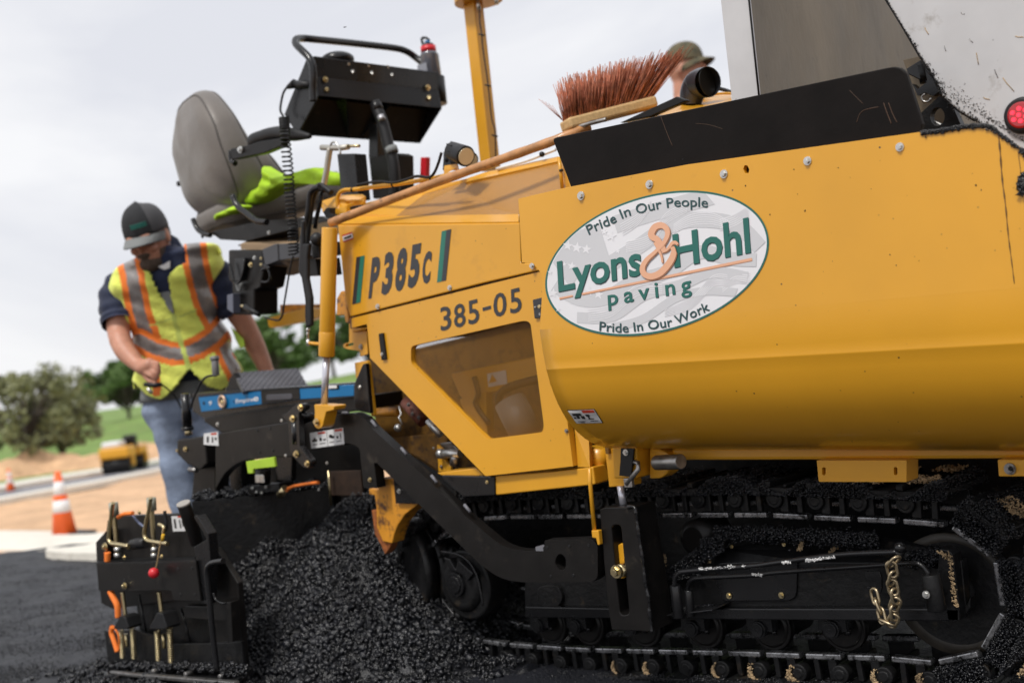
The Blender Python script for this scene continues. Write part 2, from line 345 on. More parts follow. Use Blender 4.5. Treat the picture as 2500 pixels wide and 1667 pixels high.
# lettering: the built-in typeface, laid onto a surface by a mapping (s 0..1, t in cap heights) -> point
def textmesh(txt, off=0., spacing=1., shear=0.):
    c = bpy.data.curves.new('t', 'FONT'); c.body = txt; c.offset = off; c.space_character = spacing; c.shear = shear; c.size = 1; c.resolution_u = 3; c.fill_mode = 'FRONT'
    o = bpy.data.objects.new('t', c); COL.objects.link(o); dg = bpy.context.evaluated_depsgraph_get(); me = bpy.data.meshes.new_from_object(o.evaluated_get(dg))
    v = [tuple(q.co) for q in me.vertices]; f = [tuple(p.vertices) for p in me.polygons]
    bpy.data.objects.remove(o); bpy.data.curves.remove(c); bpy.data.meshes.remove(me); return v, f
CAPH = .729
def text(name, txt, fmap, m, parent=None, off=0., spacing=1., shear=0.):
    v, f = textmesh(txt, off, spacing, shear); x0 = min(q[0] for q in v); x1 = max(q[0] for q in v)
    return MB().add([fmap((q[0]-x0)/(x1-x0), q[1]/CAPH) for q in v], f).build(name, m, parent or ROOT, fixn=False)
def quadmap(k, bl, br, tr, tl, Y):
    def f(s, t):
        a = (bl[0]+(br[0]-bl[0])*s, bl[1]+(br[1]-bl[1])*s); b = (tl[0]+(tr[0]-tl[0])*s, tl[1]+(tr[1]-tl[1])*s)
        return PY(k, a[0]+(b[0]-a[0])*t, a[1]+(b[1]-a[1])*t, Y)
    return f
def pathmap(k, pts, h, Y, lean=(0, -1)):
    p = [Vector((a, b, 0)) for a, b in pts]; p = spl(p, 8); ln = [0]
    for i in range(1, len(p)): ln.append(ln[-1]+(p[i]-p[i-1]).length)
    def f(s, t):
        d = max(0, min(.9999, s))*ln[-1]; i = max(j for j in range(len(ln)-1) if ln[j] <= d); u = (d-ln[i])/(ln[i+1]-ln[i])
        c = p[i].lerp(p[i+1], u); tg = (p[min(i+3, len(p)-1)]-p[max(i-2, 0)]).normalized(); up = Vector((tg.y, -tg.x, 0)); up = (up*.75+Vector((lean[0], lean[1], 0))*.25).normalized()
        q = c+up*h*t; return PY(k, q.x, q.y, Y)
    return f
# ================================================================== THE SETTING
FW = Vector((-sin(YAW), cos(YAW), 0)); RT = Vector((cos(YAW), sin(YAW), 0))
PRO = [(-1e4, 0), (7.7, 0), (13, -.5), (40, -1.45), (60, -1.9), (100, 0), (200, 0), (1e5, 0)]
def zt(x, y):
    dx = x; dy = y-CAM.y; s = dx*FW.x+dy*FW.y; lt = dx*RT.x+dy*RT.y
    for (a, b), (c, d) in zip(PRO, PRO[1:]):
        if s <= c: z = b+(d-b)*(s-a)/(c-a) if c > a else d; break
    if s > 60:
        u = lt*100/max(s, 60); hz = max(-1.3, min(3.5, .09+(u+30)*.08)); k = min(1, (s-60)/40); k = k*k*(3-2*k); z = -1.9*(1-k)+hz*k
    return z
def GT(k, x, y):
    r = ray(k, x, y)/FPX; t = 1.0
    while t < 400:
        p = CAM+r*t
        if p.z <= zt(p.x, p.y): break
        t *= 1.004
    return p
def at(s, lt, dz=0):
    p = Vector((CAM.x, CAM.y, 0))+FW*s+RT*lt; p.z = zt(p.x, p.y)+dz; return p
ss = list(np.concatenate([np.arange(-30, 0, 6), np.arange(0, 30, .8), np.arange(30, 120, 2), np.arange(120, 320, 15), [400, 600, 1000, 2000, 3500]]))
ll = list(np.concatenate([[-3000, -1500, -700, -300], np.arange(-150, -40, 8), np.arange(-40, 40, 1.3), np.arange(40, 150, 8), [300, 700, 1500, 3000]]))
b = MB(); g = []
for s in ss:
    for l in ll:
        p = at(s, l, -.03); k = .12 if 9 < s < 60 else 0
        p.z += k*(sin(p.x*1.3+p.y*.7)*sin(p.y*.9)+.5*sin(p.x*3.1)*sin(p.y*2.7))*min(1, (s-9)/6)*.5 if k else 0
        g.append(p)
nl = len(ll); fs = []; mi = []
for i in range(len(ss)-1):
    for j in range(nl-1):
        fs.append((i*nl+j, i*nl+j+1, (i+1)*nl+j+1, (i+1)*nl+j)); mi.append(0 if ss[i] < 44 else 1)
b.v = g; b.f = fs; b.mi = mi; b.sm = [True]*len(fs)
o = b.build('ground', [DIRT, GRASS]); o['kind'] = 'structure'
# fresh asphalt mat
me = []; S1 = 7.75
b = MB(); nx = 160; ny = 110; vs = []
for i in range(ny):
    s = -4+(S1+4)*i/(ny-1)
    for j in range(nx):
        l = -9+16*j/(nx-1)
        p = at(s+(.05*sin(l*3)+.03*sin(l*7.7) if i == ny-1 else 0), l); q = p*3; p.z = .0+.006*sin(p.x*9+sin(p.y*7))*sin(p.y*11)+rng.normal(0, .0016); vs.append(p)
b.add(vs, [(i*nx+j, i*nx+j+1, (i+1)*nx+j+1, (i+1)*nx+j) for i in range(ny-1) for j in range(nx-1)], sm=True)
o = b.build('asphalt_road', ASPHG); o['kind'] = 'structure'
def strip(name, k, top, bot, m, dz, th=0.03, n=14):
    vs = []; T = spl([Vector((a, c, 0)) for a, c in top], n); B = spl([Vector((a, c, 0)) for a, c in bot], n)
    for A, C in zip(T, B):
        for q in (A, C):
            p = GT(k, q.x, q.y); p.z = zt(p.x, p.y)+dz; vs.append(p)
    nv = len(vs); vs += [v-Vector((0, 0, th+.05)) for v in vs]; fs = []
    for i in range(0, nv-2, 2): fs += [(i, i+1, i+3, i+2), (i, i+2, nv+i+2, nv+i), (i+1, nv+i+1, nv+i+3, i+3)]
    fs += [(0, nv, nv+1, 1), (nv-2, nv-1, 2*nv-1, 2*nv-2)]
    o = MB().add(vs, fs).build(name, m); o['kind'] = 'structure'; return o
strip('pavement', 'O', [(-60, 1318), (200, 1320), (420, 1326), (640, 1330)], [(-60, 1425), (150, 1432), (270, 1436), (330, 1440)], CONC, .0, .05)
strip('path', 'O', [(330, 1390), (480, 1380), (650, 1372)], [(268, 1478), (400, 1492), (700, 1496)], CONC, .045, .05)
strip('road', 'O', [(-80, 1118), (200, 1065), (600, 1000), (990, 925)], [(-80, 1160), (200, 1108), (600, 1035), (990, 955)], GRAV, .04)
strip('kerb', 'O', [(-80, 1090), (200, 1040), (600, 978), (990, 908)], [(-80, 1116), (200, 1063), (600, 998), (990, 922)], CONC, .16, .14)
strip('kerb', 'O', [(-80, 1162), (200, 1110), (600, 1037), (990, 957)], [(-80, 1180), (200, 1126), (600, 1052), (990, 968)], CONC, .1, .1)
# dirt mounds beyond the road
for i, (x, y, wd, h) in enumerate([(30, 1035, 2.6, 1.1), (230, 1005, 3.2, 1.25), (330, 985, 2.2, .8), (480, 975, 2.8, .9), (900, 905, 4.5, .9)]):
    c = GT('O', x, y-18); n = 22; vs = []
    for a in range(n):
        for e in range(n):
            p = c+RT*(wd*(2*e/(n-1)-1))+FW*(wd*.8*(2*a/(n-1)-1)); d = sqrt((2*e/(n-1)-1)**2+(2*a/(n-1)-1)**2)
            p.z = zt(p.x, p.y)-.1+h*max(0, cos(min(d, 1)*pi/2))**1.2*(.85+.3*sin(p.x*2.1+i)*sin(p.y*1.7)); vs.append(p)
    o = MB().add(vs, [(a*n+e, a*n+e+1, (a+1)*n+e+1, (a+1)*n+e) for a in range(n-1) for e in range(n-1)], sm=True).build('dirt_mound', DIRT)
    o['kind'] = 'structure'
# ------------------------------------------------------------------ trees
def tree(name, s, lt, h, wd, label, leaf, nleaf=4200, dens=26, group='trees on the far slope', base=.12, lsz=.13, seed=0):
    R = random.Random(seed); rg = np.random.default_rng(seed); c = at(s, lt, -.1)
    t = thing(name, label, 'tree', c, group); k = MB(); top = c+Vector((R.uniform(-.3, .3), R.uniform(-.3, .3), h*.62))
    tr = spl([c, c.lerp(top, .4)+Vector((R.uniform(-.2, .2), R.uniform(-.2, .2), 0)), top], 5); r0 = h*.028
    MB().tube(tr, [r0*(1.3-1.0*i/len(tr)) for i in range(len(tr))], 8).build('trunk', BARK, t)
    cl = []
    for i in range(dens):
        st = tr[R.randrange(3, len(tr)-1)]; a = R.uniform(0, 2*pi); z = R.uniform(base, 1)**.8; rad = wd*.56*(sin(pi*min(.97, max(.12, z*.9)))**.6)*R.uniform(.35, 1)
        e = c+Vector((cos(a)*rad, sin(a)*rad, h*z*.94)); cl.append((e, R.uniform(.06, .15)*wd))
        md = st.lerp(e, .5)+Vector((0, 0, .08*h)); k.tube(spl([st, md, e], 4), [r0*.45*(1-.08*j) for j in range(9)], 5)
    stuff(k.build('branches', BARK, t))
    idx = rg.integers(0, len(cl), nleaf); C = np.array([tuple(e) for e, _ in cl])[idx]; S = np.array([r for _, r in cl])[idx]
    Pn = rg.normal(size=(nleaf, 3)); Pn /= np.linalg.norm(Pn, axis=1)[:, None]; Pn = C+Pn*(S*rg.random(nleaf)**.45)[:, None]*np.array([1, 1, .75])
    u = rg.normal(size=(nleaf, 3)); u /= np.linalg.norm(u, axis=1)[:, None]; v = np.cross(u, rg.normal(size=(nleaf, 3))); v /= np.linalg.norm(v, axis=1)[:, None]
    sz = (lsz*(.6+.8*rg.random(nleaf)))[:, None]; V = np.stack([Pn-u*sz, Pn+v*sz*.6, Pn+u*sz, Pn-v*sz*.6], 1).reshape(-1, 3)
    me = bpy.data.meshes.new('crown'); me.from_pydata(V.tolist(), [], np.arange(nleaf*4).reshape(-1, 4).tolist()); me.materials.append(leaf)
    o = bpy.data.objects.new('crown', me); COL.objects.link(o); adopt(o, t); o['kind'] = 'stuff'
TL = [('olive_tree', 58, -24.3, 5.2, 6.6, 'large olive-brown tree at the left edge, nearest the dirt mounds', LEAFO, 5200, 30),
      ('olive_tree', 64, -24.9, 4.0, 3.8, 'lower olive tree leaning right, between the large olive tree and the green trees', LEAFO, 3600, 22),
      ('olive_tree', 60, -28.5, 4.6, 4.5, 'olive tree cut off by the left edge of the frame', LEAFO, 3600, 22),
      ('leafy_tree', 104, -34.5, 5.2, 7.0, 'round green tree left of the standing man, above the grass slope', LEAFG, 4500, 30),
      ('leafy_tree', 108, -31.2, 5.0, 5.5, 'dark green tree half hidden behind the standing man\'s bent arm', LEAFG, 3600, 24),
      ('leafy_tree', 118, -27.5, 5.0, 7.5, 'green tree hidden mostly behind the standing man\'s vest', LEAFG, 3400, 24),
      ('leafy_tree', 96, -19.6, 6.4, 5.2, 'tall thin green tree just right of the standing man\'s straight arm', LEAFG, 3000, 22),
      ('leafy_tree', 100, -15.4, 5.6, 4.8, 'green tree seen between the yellow bars and the lift cylinder', LEAFG, 3200, 24),
      ('leafy_tree', 104, -13.0, 4.9, 5.0, 'green tree seen between the lift cylinder and the engine side', LEAFG, 3200, 24),
      ('leafy_tree', 112, -22.5, 3.6, 8.0, 'low green bush line tree behind the grey step', LEAFG, 3200, 24)]
for i, (nm, s, lt, h, wd, lab, lf, nlf, dn) in enumerate(TL): tree(nm, s, lt, h, wd, lab, lf, int(nlf*(.85 if s < 80 else 1.3)), dn+18, seed=i+3, lsz=.15 if s < 80 else .24, base=.24)
# ------------------------------------------------------------------ traffic cones
def cone(k, x, y, s_, lab):
    u = ray(k, x, y); c = CAM+u*(s_/FPX); c.z = zt(c.x, c.y)+.02
    t = thing('traffic_cone', lab, 'traffic cone', c, 'orange and white traffic cones'); H = .71
    MB().box((c.x-.25, c.y-.25, c.z), (c.x+.25, c.y+.25, c.z+.035)).build('base', RUB, t, bevel=.015)
    def seg(n, z0, z1, m, e=0):
        rr = lambda z: .135-.105*z/H+e
        MB().cyl(c+Vector((0, 0, z0)), c+Vector((0, 0, z1)), rr(z0), rr(z1), 32).build(n, m, t)
    seg('cone_body', .03, H, CONO); seg('reflective_collar', .27, .40, CONW, .003); seg('reflective_collar', .46, .60, CONW, .003)
cone('O', 382, 1396, 12.7, 'orange traffic cone with two white collars standing at the pale concrete edge')
cone('O', 68, 1128, 36, 'small far traffic cone by the grey road at the left edge')
# ------------------------------------------------------------------ distant roller
c = GT('O', 735, 985); c.z = zt(c.x, c.y)+.05
rt = thing('road_roller', 'small yellow double drum roller far off on the grey road', 'road roller', c)
def lb(a, b_):     # box in roller axes: lateral, forward, up
    v = []
    for x in (a[0], b_[0]):
        for y in (a[1], b_[1]):
            for z in (a[2], b_[2]): v.append(c+RT*x+FW*y+Vector((0, 0, z)))
    return MB().add(v, [(0, 1, 3, 2), (4, 6, 7, 5), (0, 4, 5, 1), (2, 3, 7, 6), (0, 2, 6, 4), (1, 5, 7, 3)])
for f in (-.75, .75):
    MB().cyl(c+RT*-.5+FW*f+Vector((0, 0, .3)), c+RT*.5+FW*f+Vector((0, 0, .3)), .3, n=28).build('drum', BLKD, rt)
    lb((-.58, f-.1, .25), (-.5, f+.1, .6)).build('drum_fork', YEL2, rt); lb((.5, f-.1, .25), (.58, f+.1, .6)).build('drum_fork', YEL2, rt)
lb((-.55, -1.1, .55), (.5, -.15, .95)).build('hood', YEL2, rt, bevel=.08); lb((-.5, .2, .55), (.5, 1.1, .9)).build('hood', YEL2, rt, bevel=.08)
lb((-.45, -1.0, .95), (.2, -.3, 1.15)).build('water_tank', CONW, rt, bevel=.06); lb((.0, -.1, .8), (.45, .25, 1.3)).build('seat', BLK, rt, bevel=.06)
MB().tube([c+RT*.25+FW*-.2+Vector((0, 0, .9)), c+RT*.25+FW*-.25+Vector((0, 0, 1.25))], .03).build('steering_column', BLK, rt)
# ================================================================== THE PAVER
PV = thing('paver', 'large yellow tracked asphalt paver with black screed arm and oval company decal', 'paver', (-1.8, .6, 0)); ROOT = PV
HY = -.34
hz = lambda x: -.042*(x+1.79)
XL, XR = -1.797, -.45
# chassis mass and far side (close off other positions; chassis box added to block light)
MB().box((-3.0, .46, .1), (-.75, 1.0, .62)).build('chassis', BLKD, bevel=.01)
MB().box((-2.70, .46, .62), (-1.84, 1.5, 1.30)).build('engine_bay_back', YDARK)
MB().box((-2.60, .1, 1.25), (-1.84, .5, 1.26)).build('bay_light_block_top', BLKD); MB().box((-1.835, -.11, .60), (-1.825, .46, 1.32)).build('bay_light_block_front', YDARK); MB().box((-2.665, .05, .95), (-2.655, .5, 1.32)).build('bay_light_block_rear', YDARK)  # unseen enclosure sheets added to keep daylight out of the engine bay
MB().box((-1.78, .06, .60), (-.62, 1.6, .64)).build('hopper_floor', BLKD)
MB().box((-1.80, .02, .64), (-1.77, 1.6, 1.14)).build('hopper_back_wall', YEL2)
MB().box((-1.79, 1.66, .62), (-.60, 1.68, 1.2)).build('hopper_far_side', YEL2)
# hopper side: flat upper sheet, then the belly
top = [('E', 1275, 55), ('F', 1300, 431), ('F', 1580, 378), ('F', 2110, 304), ('F', 2190, 292), ('F', 2250, 289, 30), ('F', 2310, 318, 20), ('F', 2420, 392)]
xs = xz('F', top, HY)
zf = .92
lo = [(XR, xs[-1][1]-.05), (XR, zf+hz(XR)), (XL, zf)]
lf = xz('E', [(1405, 500), (1396, 450, 12), (1352, 396, 14), (1285, 395, 8)], HY)
hole = xz('F', [(1707, 389), (1710, 380), (1716, 380), (1721, 389), (1719, 398), (1711, 398)], HY)
MB().poly([p for p in xs]+lo+lf, HY, .012, [hole]).build('hopper_side', YEL, bevel=.0015)
prof = [(.92, -.34), (.90, -.3398), (.87, -.3385), (.85, -.3368), (.8285, -.3342), (.8268, -.3344), (.825, -.3336), (.80, -.3278), (.77, -.319), (.745, -.3085), (.72, -.2945), (.70, -.280), (.685, -.2665), (.67, -.2505), (.655, -.231), (.64, -.206), (.63, -.183), (.62, -.153), (.613, -.12), (.607, -.075)]
b = MB(); nx = 30; V = []
for i in range(nx+1):
    x = XL+(XR-XL)*i/nx
    for off in (0, .01):
        for z, y in prof: V.append((x, y+off, z+hz(x)+off*.3))
m_ = len(prof); F = []
for i in range(nx):
    a = i*2*m_; c = (i+1)*2*m_
    for j in range(m_-1): F += [(a+j, a+j+1, c+j+1, c+j), (a+m_+j, c+m_+j, c+m_+j+1, a+m_+j+1)]
F += [(j, m_+j, m_+j+1, j+1) for j in range(m_-1)]+[(nx*2*m_+j, nx*2*m_+j+1, nx*2*m_+m_+j+1, nx*2*m_+m_+j) for j in range(m_-1)]
belly = b.add(V, F, sm=True).build('hopper_belly', YEL)
for p in belly.data.polygons:
    zc = p.center.z-hz(p.center.x)
    pass
for x, y in [(1335, 450), (1492, 424), (1663, 400), (1855, 370), (2067, 338)]: bolt('F', x, y, HY-.0005, 10.5)
qh = PY('F', 1714, 389, HY); MB().box((qh.x-.06, HY+.03, qh.z-.06), (qh.x+.06, HY+.04, qh.z+.06)).build('hole_sky_block', BLKD)  # dark plate added behind the hole to block the bright sky
flap = pl('rubber_flap', 'F', [(1268, 318, 10), (2062, 151, 22), (2080, 166, 6), (2118, 285), (2112, 330), (1580, 400), (1318, 450), (1300, 400)], -.328, .014, FLAP, bev=.002)
for i, (k, pts, wdt) in enumerate([('J', [(1150, 880), (1190, 800), (1310, 768)], .0012), ('J', [(1345, 740), (1365, 800), (1400, 890)], .0015), ('J', [(1380, 740), (1410, 820), (1440, 880)], .0013), ('J', [(1100, 650), (1200, 750)], .0008), ('I', [(945, 860), (990, 980), (1030, 1075)], .0009), ('I', [(1200, 910), (1300, 920), (1400, 950)], .0007)]):
    MB().tube(spl([PY(k, x, y, -.3281) for x, y in pts], 5), wdt*.6, 6).build('scratch', mat('rusty_scratch', (.07, .035, .018), .6) if i == 0 else bpy.data.materials['rusty_scratch'], flap)
# ---- hopper decal: every element flat print, half a millimetre apart
DY = HY-.0012
def ell(sc, n=120, k=None): return [(1058+892*sc*cos(2*pi*i/n), 728-165*sc*cos(2*pi*i/n)-(556*(sc if k is None else k))*sin(2*pi*i/n)) for i in range(n)]
def flat(name, k, pts, Y, m, parent=None):
    v = [PY(k, p[0], p[1], Y) for p in pts]; tri = tessellate_polygon([[Vector((p.x, p.z, 0)) for p in v]])
    return MB().add(v, [tuple(t) for t in tri]).build(name, m, parent or ROOT, fixn=False)
decal = flat('company_decal', 'K', ell(1.0), DY, DGRN)
flat('decal_face', 'K', ell(.982, k=.97), DY-.0004, DWH, decal)
def inell(x, y, s=.975):
    a = (x-1058)/892; t = (y-728+165*a)/556; return a*a+t*t < s*s
def clipell(pts, s=.975):
    o = []
    for x, y in pts:
        a = (x-1058)/892; t = (y-728+165*a)/556; r = sqrt(a*a+t*t)
        if r > s: a *= s/r; t *= s/r
        o.append((1058+892*a, 728-165*a+556*t))
    return o
def ribbon(k, c, w0, Y, n=6):
    p = spl([Vector((a, b_, 0)) for a, b_ in c], n); q = []
    ws = [w0]*len(p) if not callable(w0) else [w0(i/(len(p)-1)) for i in range(len(p))]
    L_ = []; R_ = []
    for i in range(len(p)):
        t = (p[min(i+1, len(p)-1)]-p[max(i-1, 0)]).normalized(); nn = Vector((-t.y, t.x, 0))*ws[i]; L_.append((p[i]+nn)[:2]); R_.append((p[i]-nn)[:2])
    return L_, R_
wav = MB(); thin = MB()
def rib3(b, c, w0, Y, s=.972):
    A, B = ribbon('K', c, w0, Y); A = clipell(A, s); B = clipell(B, s); n = len(A)
    vs = [PY('K', *p, Y-1e-5*i) for i, p in enumerate(A)]+[PY('K', *p, Y-1e-5*i) for i, p in enumerate(B)]; b.add(vs, [(i, i+1, n+i+1, n+i) for i in range(n-1)])
# pale flag pattern: broad waving grey bands with hairline white strokes
rib3(wav, [(250, 820), (420, 640), (640, 560)], 150, DY-.0008)
rib3(wav, [(720, 420), (1000, 330), (1250, 260), (1500, 190)], 70, DY-.0008)
rib3(wav, [(640, 760), (900, 600), (1180, 420), (1420, 380), (1700, 430), (1880, 600)], 62, DY-.00082)
rib3(wav, [(240, 900), (430, 1010), (640, 1010), (860, 880), (1150, 790), (1400, 640), (1640, 690), (1850, 700)], 55, DY-.00084)
rib3(wav, [(420, 1160), (700, 1150), (960, 980), (1250, 900), (1500, 800), (1780, 840)], 44, DY-.00086)
rib3(wav, [(700, 1240), (950, 1170), (1200, 1010), (1430, 950), (1700, 960)], 34, DY-.00088)
DY0 = DY
wav.build('flag_band', DBG, decal, fixn=False)
for i in range(6):
    d = i*17; DY -= .00003
    rib3(thin, [(760+d*.3, 420+d), (900, 340+d), (1010, 230+d*.7)], 3, DY-.001)
    rib3(thin, [(810, 560+d*.9), (1000, 500+d), (1130, 330+d), (1300, 250+d*.8)], 3, DY-.001)
    rib3(thin, [(1190, 420+d*.8), (1330, 340+d), (1500, 330+d), (1640, 400+d*.7)], 3, DY-.001)
    rib3(thin, [(510, 1100+d), (700, 1060+d), (900, 900+d), (1100, 880+d)], 3, DY-.001)
    rib3(thin, [(1120, 1100+d*.6), (1330, 1000+d), (1500, 830+d), (1620, 820+d)], 3, DY-.001)
    rib3(thin, [(1580, 870+d), (1680, 800+d), (1800, 810+d)], 3, DY-.001)
    rib3(thin, [(1560, 380+d), (1680, 340+d), (1790, 270+d)], 3, DY-.001)
DY = DY0
thin.build('flag_stroke', DWH, decal, fixn=False)
for x, y, r in [(348, 588, 44), (420, 604, 48), (495, 616, 44), (693, 512, 46), (745, 630, 24), (378, 750, 38), (230, 965, 42), (515, 950, 44), (592, 975, 42), (320, 735, 22), (640, 480, 26), (345, 915, 30), (270, 1095, 22), (205, 800, 24)]:
    flat('star', 'K', [(x+(r if i % 2 == 0 else r*.4)*sin(pi*i/5+.15), y-(r if i % 2 == 0 else r*.4)*cos(pi*i/5+.15)) for i in range(10)], DY-.0012, DWH, decal)
TY = DY-.0016
def dtext(name, t, bl, br, tr, tl, m, off=.02, dx=5, dy=7, sp=1.):
    text(name, t, quadmap('K', (bl[0]+dx, bl[1]+dy), (br[0]+dx, br[1]+dy), (tr[0]+dx, tr[1]+dy), (tl[0]+dx, tl[1]+dy), TY+.0002), mat_shadow, decal, off, sp)
    text(name, t, quadmap('K', bl, br, tr, tl, TY), m, decal, off, sp)
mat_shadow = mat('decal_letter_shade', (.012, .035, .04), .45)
dtext('lettering', 'Lyons', (272, 948), (938, 811), (925, 556), (258, 708), DGRN, .024)
dtext('lettering', 'Hohl', (1197, 755), (1805, 634), (1785, 352), (1178, 492), DGRN, .024)
dtext('lettering', 'paving', (668, 1064), (1335, 950), (1322, 818), (660, 938), DGRN, .016, 4, 4, 1.45)
for nm, t, pts, h, ln in (('lettering', 'Pride In Our People', [(515, 500), (600, 455), (700, 415), (800, 362), (860, 342), (940, 325), (1050, 298), (1140, 284), (1250, 276), (1380, 276), (1462, 282)], 80, (-.12, -1)),
                      ('lettering', 'Pride In Our Work', [(597, 1262), (700, 1273), (800, 1277), (890, 1268), (1000, 1254), (1170, 1228), (1240, 1203), (1350, 1158), (1480, 1098)], 76, (-.1, -1))):
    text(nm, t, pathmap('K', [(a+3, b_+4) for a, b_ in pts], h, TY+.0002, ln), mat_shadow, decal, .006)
    text(nm, t, pathmap('K', pts, h, TY, ln), DTXT, decal, .006)
for seg in ([(278, 1001), (384, 979), (386, 991), (280, 1014)], [(458, 965), (1814, 684), (1816, 706), (460, 979)]):
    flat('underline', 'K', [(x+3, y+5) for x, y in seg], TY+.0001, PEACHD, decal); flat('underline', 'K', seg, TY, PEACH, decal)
amp = MB(); amps = MB()
for b_, o_, Y_ in ((amps, (7, 7), TY-.0004), (amp, (0, 0), TY-.0012)):
    for c, w_ in (([(1222, 578), (1205, 562), (1180, 566), (1160, 592), (1135, 622), (1108, 636)], lambda t: 14-9*abs(t-.3)),
                  ([(1118, 640), (1100, 600), (1060, 540), (1024, 520), (1012, 490), (1040, 440), (1090, 424), (1132, 450), (1140, 500), (1108, 570), (1040, 640), (975, 700), (942, 760), (955, 812), (1010, 832), (1080, 806), (1140, 745), (1175, 690), (1190, 640), (1180, 596)], lambda t: 13+13*abs(sin(5.2*t+.5))*(1 if t < .95 else .5)),
                  ([(1040, 560), (1070, 620), (1092, 670), (1100, 722)], lambda t: 13-7*t)):
        Y_ -= .00015; rib3(b_, [(x+o_[0], y+o_[1]) for x, y in c], w_, Y_, 2)
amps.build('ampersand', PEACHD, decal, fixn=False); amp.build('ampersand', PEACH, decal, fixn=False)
spk = MB()
for i in range(60):
    u = 1500+1000*(random.random()**.6); v = 380+random.random()*520; r_ = random.choice([.0005, .0007, .0008, .001, .0014])*random.uniform(.7, 1.2)
    if inell((u-1280)*3.266, (v-420)*3.266, 1.02): continue
    c = PY('X', u, v, HY)
    if c.z < zf+.02: continue
    n_ = 7; vs = [c+Vector((r_*(.7+.6*random.random())*cos(2*pi*q/n_), -.0004, r_*(.8+.8*random.random())*sin(2*pi*q/n_))) for q in range(n_)]; spk.add(vs+[c+Vector((0, -.0009, 0))], [(q, (q+1) % n_, n_) for q in range(n_)])
stuff(spk.build('tar_splatter', BLKD, fixn=False))
# ---- asphalt residue on the hopper's front edge, drips, blob
res = []; rs = []
edge = spl([Vector((a, c, 0)) for a, c in [(1620, 945), (1700, 940), (1750, 932), (1820, 920), (1900, 905), (2000, 899), (2080, 900), (2130, 918), (2200, 975), (2352, 1086), (2420, 1130)]], 14)
for i in range(2600):
    e = edge[random.randrange(len(edge))]; d = abs(random.gauss(0, 9)) if random.random() < .9 else random.uniform(0, 45)*(random.random())
    if random.random() < .2: e = edge[[5, 19, 31, 33, 52, 70, 88, 96, 101, 118, 125][random.randrange(11)] % len(edge)]; d = random.uniform(0, 40)*random.random()
    p = PY('J', e.x+random.gauss(0, 5), e.y+d-4, HY-.002); res.append(tuple(p)); rs.append(random.uniform(.0008, .0028))
chips('asphalt_residue', res, rs, ASPH, PV)
res = [tuple(PY('U', 748+random.gauss(0, 10), 430+random.gauss(0, 22), HY-.006)) for i in range(260)]
chips('asphalt_residue', res, [random.uniform(.002, .005) for _ in res], ASPH, PV)
drip = mat('tar_streak', (.14, .07, .02), .5, var=.5, vs=60)
MB().tube(spl([PY('U', x, y, HY) for x, y in [(600, 112), (612, 230), (625, 400), (645, 560), (662, 740), (682, 900), (700, 1045)]], 6), [.0016*(1-.5*i/36)*(1+.4*sin(i*1.7)) for i in range(37)], 6).build('tar_streak', drip)
MB().tube(spl([PY('U', x, y, HY) for x, y in [(722, 230), (732, 300), (741, 370)]], 6), .0007, 6).build('tar_streak', drip)
# ---- warning label on the belly
def bely(x, z): 
    z -= hz(x)
    for (z0, y0), (z1, y1) in zip(prof, prof[1:]):
        if z1 <= z <= z0: return y0+(y1-y0)*(z0-z)/(z0-z1)
    return -.06
def onbelly(k, x, y):
    r = ray(k, x, y); t = 1.5
    lo_, hi_ = None, None
    for i in range(900):
        p = CAM+r/FPX*t
        if p.y >= bely(p.x, p.z): break
        t += .002
    return p
def bpatch(name, k, q, m, off, parent=None, nx=2, ny=6):
    vs = []
    for j in range(ny+1):
        for i in range(nx+1):
            a = Vector(q[0]).lerp(Vector(q[1]), i/nx); c = Vector(q[3]).lerp(Vector(q[2]), i/nx); p = a.lerp(c, j/ny); P_ = onbelly(k, p.x, p.y); vs.append(P_+Vector((0, -1, -.25))*off)
    return MB().add(vs, [(j*(nx+1)+i, j*(nx+1)+i+1, (j+1)*(nx+1)+i+1, (j+1)*(nx+1)+i) for j in range(ny) for i in range(nx)]).build(name, m, parent or ROOT, fixn=False)
wl = bpatch('warning_label', 'L', [(52, 83), (190, 77), (235, 148), (100, 152)], LABK, .0012)
def lq(u0, v0, u1, v1):
    A, B, C, D = [Vector(p) for p in ((52, 83), (190, 77), (235, 148), (100, 152))]
    f = lambda u, v: (A.lerp(B, u)).lerp(D.lerp(C, u), v)
    return [f(u0, v0), f(u1, v0), f(u1, v1), f(u0, v1)]
bpatch('label_face', 'L', lq(.02, .03, .98, .97), STICK, .0024, wl)
bpatch('label_header', 'L', lq(.52, .05, .96, .24), LABR, .0036, wl, 2, 6)
for q in [(.10, .25, .42, .42), (.2, .42, .3, .62), (.36, .44, .48, .66), (.08, .5, .16, .62), (.55, .36, .7, .48), (.6, .48, .66, .62), (.58, .62, .78, .7), (.14, .8, .42, .84), (.2, .88, .36, .92), (.6, .8, .88, .84)]:
    bpatch('pictogram', 'L', lq(*q), LABK, .0036, wl, 2, 6)
